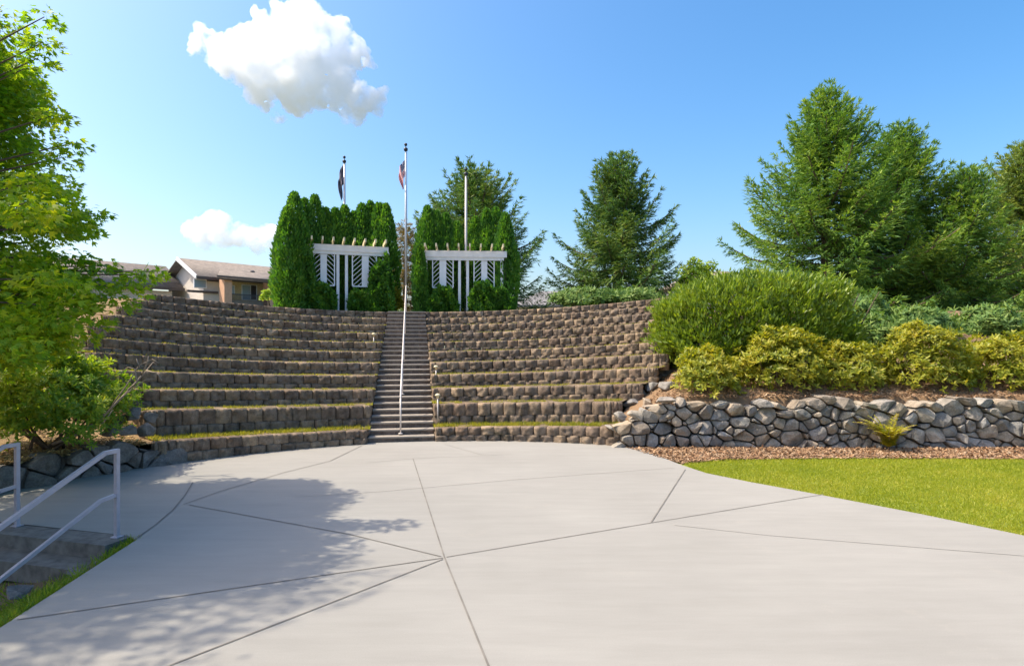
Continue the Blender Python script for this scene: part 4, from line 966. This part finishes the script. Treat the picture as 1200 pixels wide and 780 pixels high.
# fern at the foot of the stone wall
t = thing('fern', 'yellow green fern growing at the foot of the stone wall', 'fern'); r = np.random.default_rng(90); b = Vector((gp(1020, 521)[0], 13.22, 0)); P, F, N, L = [], [], [], []; mb = MB()
for i in range(46):
    a = r.uniform(0, 6.28); ln = r.uniform(.55, 1.08); lean_ = r.uniform(.15, .75); s = np.linspace(.12, 1, 16); hx = ln * lean_ * s ** 1.3; z = ln * (s * 1.0 - .32 * s ** 2.4 * (.6 + lean_))
    rp = np.stack([b.x + np.cos(a) * hx, b.y + np.sin(a) * hx * .7, z], 1); mb.tube([tuple(q) for q in rp[::5]], .004, 4); fw = unit(np.gradient(rp, axis=0)); sdv = unit(np.cross(fw, np.array([.01, .02, 1.])))
    for sg in (-1, 1): P.append(rp); F.append(sdv * sg + fw * .45); N.append(np.tile([0, 0, 1.], (16, 1)) + r.normal(0, .3, (16, 3))); L.append(.15 * (1 - s * .75) + .03)
leaves('fronds', *map(np.concatenate, (P, F, N)), np.concatenate(L), np.concatenate(L) * .34, 'rhomb', M['fern'], t); mb.build('stalks', M['twig'], t)

# ================================================================== HOUSES
def quad_uv(name, pts, mat, parent, thick=.12, uvs=1.0):
    """roof plane: 4 corners (eave left, eave right, ridge right, ridge left), with thickness"""
    pts = [Vector(p) for p in pts]; w_ = (pts[1] - pts[0]).length; h_ = (pts[3] - pts[0]).length; dn = Vector((0, 0, -thick))
    V = pts + [p + dn for p in pts]; F = [(0, 1, 2, 3), (7, 6, 5, 4), (0, 4, 5, 1), (1, 5, 6, 2), (2, 6, 7, 3), (3, 7, 4, 0)]
    uv = [(0, 0), (w_, 0), (w_, h_), (0, h_)] * 2
    return mesh_np(name, V, [np.array(F)], mat, parent, uv=[(a * uvs, b * uvs) for a, b in uv])
ap = thing('apartment_building', 'beige apartment building with brown shingle roofs beyond the left terraces', 'building')
ux = Vector((.65, .76, 0)).normalized(); un = Vector((ux.y, -ux.x, 0))
def block_of(org, L, eave, ridge, depth, shift=0):
    """org: left end of the ridge in plan"""
    o = Vector((org[0], org[1], 0)); e0 = o + un * depth; zg = -.85
    f0 = o + un * (depth - .5); f1 = f0 + ux * L; bk0 = o - un * depth; bk1 = bk0 + ux * L
    mb = MB(); ad = Vector((.0, 0, 0)); g = ux * .3
    mb.prism([(f0 + g).to_2d(), (f1 - g).to_2d(), (bk1 - g).to_2d(), (bk0 + g).to_2d()], zg, eave - .25)
    c = (f0 + g); cb = bk0 + g; mid = (c + cb) / 2
    mb.add([(c.x, c.y, eave - .252), (cb.x, cb.y, eave - .252), (mid.x, mid.y, ridge - .3), ((c + ux * .05).x, (c + ux * .05).y, eave - .252), ((cb + ux * .05).x, (cb + ux * .05).y, eave - .252), ((mid + ux * .05).x, (mid + ux * .05).y, ridge - .3)], [[0, 2, 1], [3, 4, 5], [0, 1, 4, 3], [1, 2, 5, 4], [2, 0, 3, 5]])
    mb.build('wall', M['siding'], ap)
    r0, r1 = o - ux * .3, o + ux * (L + .3)
    roof = quad_uv('roof', [(e0.x - ux.x * .3, e0.y - ux.y * .3, eave), ((e0 + ux * (L + .3)).x, (e0 + ux * (L + .3)).y, eave), (r1.x, r1.y, ridge), (r0.x, r0.y, ridge)], M['shingle'], ap)
    b0, b1 = r0 - un * depth, r1 - un * depth
    quad_uv('roof', [(b1.x, b1.y, eave), (b0.x, b0.y, eave), (r0.x, r0.y, ridge), (r1.x, r1.y, ridge)], M['shingle'], ap)
    mb = MB(); p, q = e0 - ux * .33 + un * .04, e0 + ux * (L + .33) + un * .04; mb.beam((p.x, p.y, eave - .10), (q.x, q.y, eave - .10), .08, .20); mb.build('gutter', M['trimdark'], ap)
    mb = MB(); p = e0 - ux * .36; q = o - ux * .36; mb.beam((p.x, p.y, eave - .06), (q.x, q.y, ridge - .06), .06, .26); mb.build('bargeboard', M['white'], ap)
    return f0, f1
f0, f1 = block_of((-23.2, 42.0), 16.0, 6.75, 8.25, 3.3)
g0, g1 = block_of((-35.5, 32.5), 15.0, 6.15, 7.95, 3.3)
for q in (2.2, 5.4, 8.6, 11.8):               # windows along the left block
    c = g0 + ux * q; mb = MB(); mb.box((c.x + un.x * .02, c.y + un.y * .02, 4.6), (1.5, .08, 1.3), math.atan2(ux.y, ux.x)); wf = mb.build('window', M['white'], ap)
    mb = MB(); mb.box((c.x + un.x * .04, c.y + un.y * .04, 4.6), (1.34, .07, 1.14), math.atan2(ux.y, ux.x)); mb.build('pane', M['glass'], wf)
def wall_pt(px, y, off=0):                    # pixel -> point on the right block's facade
    m = (px - 600) / FPX; a = f0 + un * off; den = ux.x - m * ux.y; s = (m * a.y - a.x) / den; p = a + ux * s; return Vector((p.x, p.y, EYE + (HY - y) / FPX * p.y))
def facade_box(name, x0, x1, y0, y1, off, th, mat, parent=ap):
    p, q = wall_pt(x0, y1, off), wall_pt(x1, y1, off); zt = wall_pt((x0 + x1) / 2, y0, off).z; zb = wall_pt((x0 + x1) / 2, y1, off).z
    m_ = (p + q) / 2; mb = MB(); mb.box((m_.x, m_.y, (zt + zb) / 2), ((q - p).to_2d().length, th, zt - zb), math.atan2(ux.y, ux.x)); return mb.build(name, mat, parent)
wf = facade_box('window', 227, 242, 327, 337.5, .02, .08, M['white']); facade_box('pane', 228, 241, 328, 336.5, .04, .07, M['glass'], wf)
facade_box('trim_band', 219, 255, 340.5, 343, .05, .2, M['trimdark'])
facade_box('column', 260, 269, 327, 362, 1.3, .75, M['sidingtan']); facade_box('column', 312, 330, 331, 362, 1.3, .9, M['sidingtan'])
bp_ = [wall_pt(254, 324, 1.9), wall_pt(345, 333, 1.9), wall_pt(345, 327, .1), wall_pt(258, 320, .1)]
zc = wall_pt(262, 325.5, 1.9).z
quad_uv('porch_roof', [(bp_[0].x, bp_[0].y, zc), (bp_[1].x, bp_[1].y, zc), (bp_[2].x, bp_[2].y, zc + .75), (bp_[3].x, bp_[3].y, zc + .75)], M['shingle'], ap)
facade_box('gutter', 254, 345, 326, 328, 1.92, .1, M['trimdark'])
facade_box('balcony_wall', 269, 313, 331, 352, .06, .06, M['curtain'])
dr = facade_box('balcony_door', 283, 301, 333.5, 352, .12, .08, M['white']); facade_box('pane', 284, 293, 334.5, 351, .15, .07, M['glass'], dr); facade_box('pane', 294, 300, 334.5, 351, .15, .07, M['metaldark'], dr)
wf = facade_box('window', 269, 275, 334, 345, .12, .08, M['white']); facade_box('pane', 270, 274, 335, 344, .15, .07, M['glass'], wf)
bl = MB(); p, q = wall_pt(269, 345, 1.45), wall_pt(313, 345, 1.45); zr = wall_pt(290, 345.5, 1.45).z
bl.beam((p.x, p.y, zr), (q.x, q.y, zr), .06, .06); bl.beam((p.x, p.y, zr - .85), (q.x, q.y, zr - .85), .06, .06)
for i in range(34): c = p.lerp(q, (i + .5) / 34); bl.beam((c.x, c.y, zr - .85), (c.x, c.y, zr - .02), .025, .025, (1, 0, 0))
bl.build('balustrade', M['metaldark'], ap)
vt = MB(); p = wall_pt(296, 322, -1.0); vt.lathe((p.x, p.y, p.z - .35), [(.09, 0), (.09, .5), (.16, .5), (.16, .62), (.02, .68)], 10); vt.build('roof_vent', M['metaldark'], ap)

def hip_house(label, xa, xb, yt, ye, Y, mat_r):
    t = thing('house', label, 'house', 'houses behind the conifers'); a, b = at(xa, ye, Y), at(xb, ye, Y); r = at((xa + xb) / 2, yt, Y + 3.5); dpt = 7
    e = [(a.x, Y, a.z), (b.x, Y, a.z), (b.x, Y + dpt, a.z), (a.x, Y + dpt, a.z)]; w2 = (b.x - a.x) * .22; rl, rr = (r.x - w2, Y + dpt / 2, r.z), (r.x + w2, Y + dpt / 2, r.z)
    mb = MB(); mb.prism([(a.x + .45, Y + .45), (b.x - .45, Y + .45), (b.x - .45, Y + dpt - .45), (a.x + .45, Y + dpt - .45)], -.85, a.z - .16); mb.build('wall', M['siding'], t)
    mb = MB(); mb.add(e + [rl, rr] + [(p[0], p[1], p[2] - .14) for p in e], [[0, 1, 5, 4], [1, 2, 5], [2, 3, 4, 5], [3, 0, 4], [0, 6, 7, 1], [1, 7, 8, 2], [2, 8, 9, 3], [3, 9, 6, 0], [9, 8, 7, 6]]); mb.build('roof', mat_r, t)
    mb = MB(); mb.box(((a.x + b.x) / 2, Y + .44, a.z - .9), (1.2, .06, .9)); wi = mb.build('window', M['white'], t); mb = MB(); mb.box(((a.x + b.x) / 2, Y + .42, a.z - .9), (1.05, .06, .75)); mb.build('pane', M['glass'], wi)
M['roofgrey'] = mat_plain('grey_roof', (.20, .19, .19), .9, var=.2, scale=5); M['roofbrown'] = mat_plain('brown_roof', (.24, .19, .15), .9, var=.2, scale=5)
hip_house('house with low grey roof behind the right terraces, left of the lone conifer', 598, 720, 341, 357, 42, M['roofgrey'])
hip_house('house with brown roof peeping over the laurel hedge', 790, 880, 318, 333, 46, M['roofbrown'])

# ================================================================== GRASS, MULCH, LITTER (stuff)
def scatter_poly(poly, n, r):
    xs = [p[0] for p in poly]; ys = [p[1] for p in poly]; P = np.array([[0., 0.]])[:0]
    poly = np.array(poly)
    while len(P) < n:
        q = np.stack([r.uniform(min(xs), max(xs), n), r.uniform(min(ys), max(ys), n)], 1); ins = np.zeros(len(q), bool); j = len(poly) - 1
        for i in range(len(poly)):
            yi, yj, xi, xj = poly[i, 1], poly[j, 1], poly[i, 0], poly[j, 0]
            c = ((yi > q[:, 1]) != (yj > q[:, 1])) & (q[:, 0] < (xj - xi) * (q[:, 1] - yi) / (yj - yi + 1e-12) + xi); ins ^= c; j = i
        P = np.concatenate([P, q[ins]])
    return P[:n]
def blades(name, P3, h, w_, mat, r, tpl='blade', spread=.5):
    n = len(P3); F = np.stack([r.normal(0, spread, n), r.normal(0, spread, n), np.ones(n)], 1); return struct(leaves(name, P3, F, r.normal(0, 1, (n, 3)) * np.array([1, 1, .2]), h, w_, tpl, mat), 'stuff')
r = np.random.default_rng(200)
lp = [gp(800, 541.5), gp(850, 537), gp(1000, 535.5), gp(1215, 536.5), (17, 12.25), (17, -1.5), (farR.x - .03, farR.y - .02)] + [(p[0] - .03, p[1] - .02) for p in edgeR[::-1][:-3]]
q = scatter_poly(lp, 400000, r); P3 = np.column_stack([q, np.full(len(q), -.036)])
blades('lawn_grass', P3, r.uniform(.03, .062, len(q)), r.uniform(.006, .013, len(q)), M['grass'], r)
q = scatter_poly(mul_pts[:6] + [(11.8, 13.6), (2.55, 13.6)], 16000, r); n = len(q)
struct(leaves('mulch_chips', np.column_stack([q, r.uniform(-.012, .012, n)]), np.column_stack([r.normal(0, 1, (n, 2)), r.normal(0, .25, n)]), np.array([0, 0, 1.]) + r.normal(0, .35, (n, 3)), r.uniform(.025, .075, n), r.uniform(.012, .04, n), 'chip', M['chip']), 'stuff')
Pp = []
for k, side, a0, a1 in TG:
    L = (a1 - a0) * RK(k); dens = {1: 1500, 2: 1000, 3: 800, 4: 560}.get(k, 330); n = int(L * dens)
    ph = r.uniform(a0, a1, n); rr = RK(k) + .19 + (r.random(n) ** (1.6 if k > 1 else 1.0)) * (DR - .16)
    nz = np.array([mnoise.noise(Vector((p_ * 30, r0 * 3, k))) for p_, r0 in zip(ph, rr)]); kp = nz > (-.25 if k == 1 else -.05 if k < 5 else .05)
    ph, rr = ph[kp], rr[kp]; Pp.append(np.stack([CX + rr * np.sin(ph), CY + rr * np.cos(ph), np.array([HT(k, p_) for p_ in ph]) - .015], 1))
Pp = np.concatenate(Pp); blades('terrace_grass', Pp, r.uniform(.025, .075, len(Pp)) * (1 + .5 * (Pp[:, 2] < .8)), r.uniform(.008, .016, len(Pp)), M['tgrass'], r, spread=.6)
bv = np.array(bankV); i_ = r.integers(0, len(bv), 34000); Pb = bv[i_] + np.column_stack([r.uniform(-.09, .09, (34000, 2)), np.zeros(34000)]); 
ed = Vector(edgeL[0]) - Vector(edgeL[1]); en = np.array([ed.y, -ed.x]) / ed.length; dist = (Pb[:, :2] - np.array(edgeL[1])) @ en
dist = dist if np.median(dist) > 0 else -dist
alng = (Pb[:, :2] - np.array(edgeL[1])) @ (np.array(ed) / ed.length); kp = (dist > .02) & ((alng > .95) | (r.random(len(Pb)) < .18)); Pb = Pb[kp]
blades('bank_grass', Pb, r.uniform(.03, .13, len(Pb)), r.uniform(.006, .014, len(Pb)), M['bgrass'], r, spread=.6)
n = 14000; ph = r.uniform(rad(-100), phi_lim(1, -1)[0] - .04, n); rr = R1 + .15 + 7 * r.random(n) ** 2.2
struct(leaves('leaf_litter', np.stack([CX + rr * np.sin(ph), CY + rr * np.cos(ph), np.array([lbed_z(q) for q in rr]) + r.uniform(0, .05, n)], 1), np.column_stack([r.normal(0, 1, (n, 2)), r.normal(0, .3, n)]), np.array([0, 0, 1.]) + r.normal(0, .4, (n, 3)), r.uniform(.03, .09, n), r.uniform(.012, .035, n), 'chip', M['straw']), 'stuff')
n = 9000; q = np.column_stack([r.uniform(2.8, 15, n), 13.95 + r.random(n) ** 1.5 * 2.2]); q = q[q[:, 0] > 3.0 + (q[:, 1] - 13.85) * .42]; n = len(q)
struct(leaves('bed_chips', np.column_stack([q, np.array([bed_surf(*a) for a in q]) + .01]), np.column_stack([r.normal(0, 1, (n, 2)), r.normal(0, .25, n)]), np.array([0, 0, 1.]) + r.normal(0, .35, (n, 3)), r.uniform(.03, .08, n), r.uniform(.012, .04, n), 'chip', M['chip']), 'stuff')

# ================================================================== CLOUDS
def mat_cloud(name, dens, scale, seed):
    m = bpy.data.materials.new(name); m.use_nodes = True; nt = m.node_tree; nt.nodes.remove(nt.nodes['Principled BSDF'])
    v = nd(nt, 'ShaderNodeVolumePrincipled'); v.inputs['Color'].default_value = (.975, .985, .998, 1); v.inputs['Anisotropy'].default_value = .2
    n = tex_noise(nt, scale, 8, .68); r = nd(nt, 'ShaderNodeMapRange'); nt.links.new(n.outputs[0], r.inputs[0])
    r.inputs[1].default_value = .41; r.inputs[2].default_value = .74; r.inputs[3].default_value = 0; r.inputs[4].default_value = dens
    nt.links.new(r.outputs[0], v.inputs['Density']); nt.links.new(v.outputs[0], nt.nodes['Material Output'].inputs['Volume']); return m
def cloud(label, blobs, Y, mat, seed, vox, disp):
    bm = bmesh.new(); c0 = Vector((0, 0, 0)); pts = [(at(x, y, Y), rr / FPX * Y) for x, y, rr in blobs]; c0 = sum((p for p, _ in pts), Vector()) / len(pts); rn = random.Random(seed)
    from mathutils import Matrix
    for p, rr in pts:
        bmesh.ops.create_icosphere(bm, subdivisions=3, radius=rr, matrix=Matrix.Translation(p - c0 + Vector((0, rn.uniform(-.6, .6) * rr, 0))))
    me = bpy.data.meshes.new('cloud'); bm.to_mesh(me); bm.free(); me.materials.append(mat)
    o = bpy.data.objects.new('cloud', me); COL.objects.link(o); o.location = c0
    rm = o.modifiers.new('r', 'REMESH'); rm.mode = 'VOXEL'; rm.voxel_size = vox
    for i, (s_, a_) in enumerate(((disp * 3.0, disp * 2.0), (disp * 1.1, disp * 1.3), (disp * .4, disp * .7), (disp * .16, disp * .32))):
        tx = bpy.data.textures.new('billow', 'CLOUDS'); tx.noise_scale = s_; tx.noise_depth = 2; dm = o.modifiers.new('d', 'DISPLACE'); dm.texture = tx; dm.strength = a_; dm.mid_level = .5; dm.texture_coords = 'GLOBAL'
    return tag(o, label, 'cloud', 'clouds')
cloud('large white billowing cloud high in the blue sky', [(240, 52, 14), (258, 60, 22), (285, 50, 26), (300, 75, 30), (330, 60, 34), (345, 35, 28), (362, 18, 18), (378, 45, 30), (355, 85, 34), (325, 95, 28), (385, 80, 30), (400, 105, 24), (408, 60, 20), (425, 118, 18), (440, 120, 14), (415, 128, 16), (370, 110, 22), (345, 115, 18), (300, 100, 20), (275, 80, 20), (310, 30, 12), (395, 35, 14), (322, 137, 4), (334, 139, 3), (226, 62, 5), (448, 106, 6), (432, 76, 5)],
      600, mat_cloud('cumulus_large', .30, .05, 1), 1, 2.1, 9)
cloud('small flat grey bottomed cloud low over the apartment roofs', [(222, 270, 13), (240, 264, 17), (258, 262, 15), (262, 278, 15), (280, 274, 14), (298, 278, 13), (315, 274, 12), (330, 278, 12), (345, 282, 10), (240, 278, 13), (300, 288, 9), (320, 286, 10)],
      900, mat_cloud('cumulus_small', .17, .04, 2), 2, 3.2, 8)
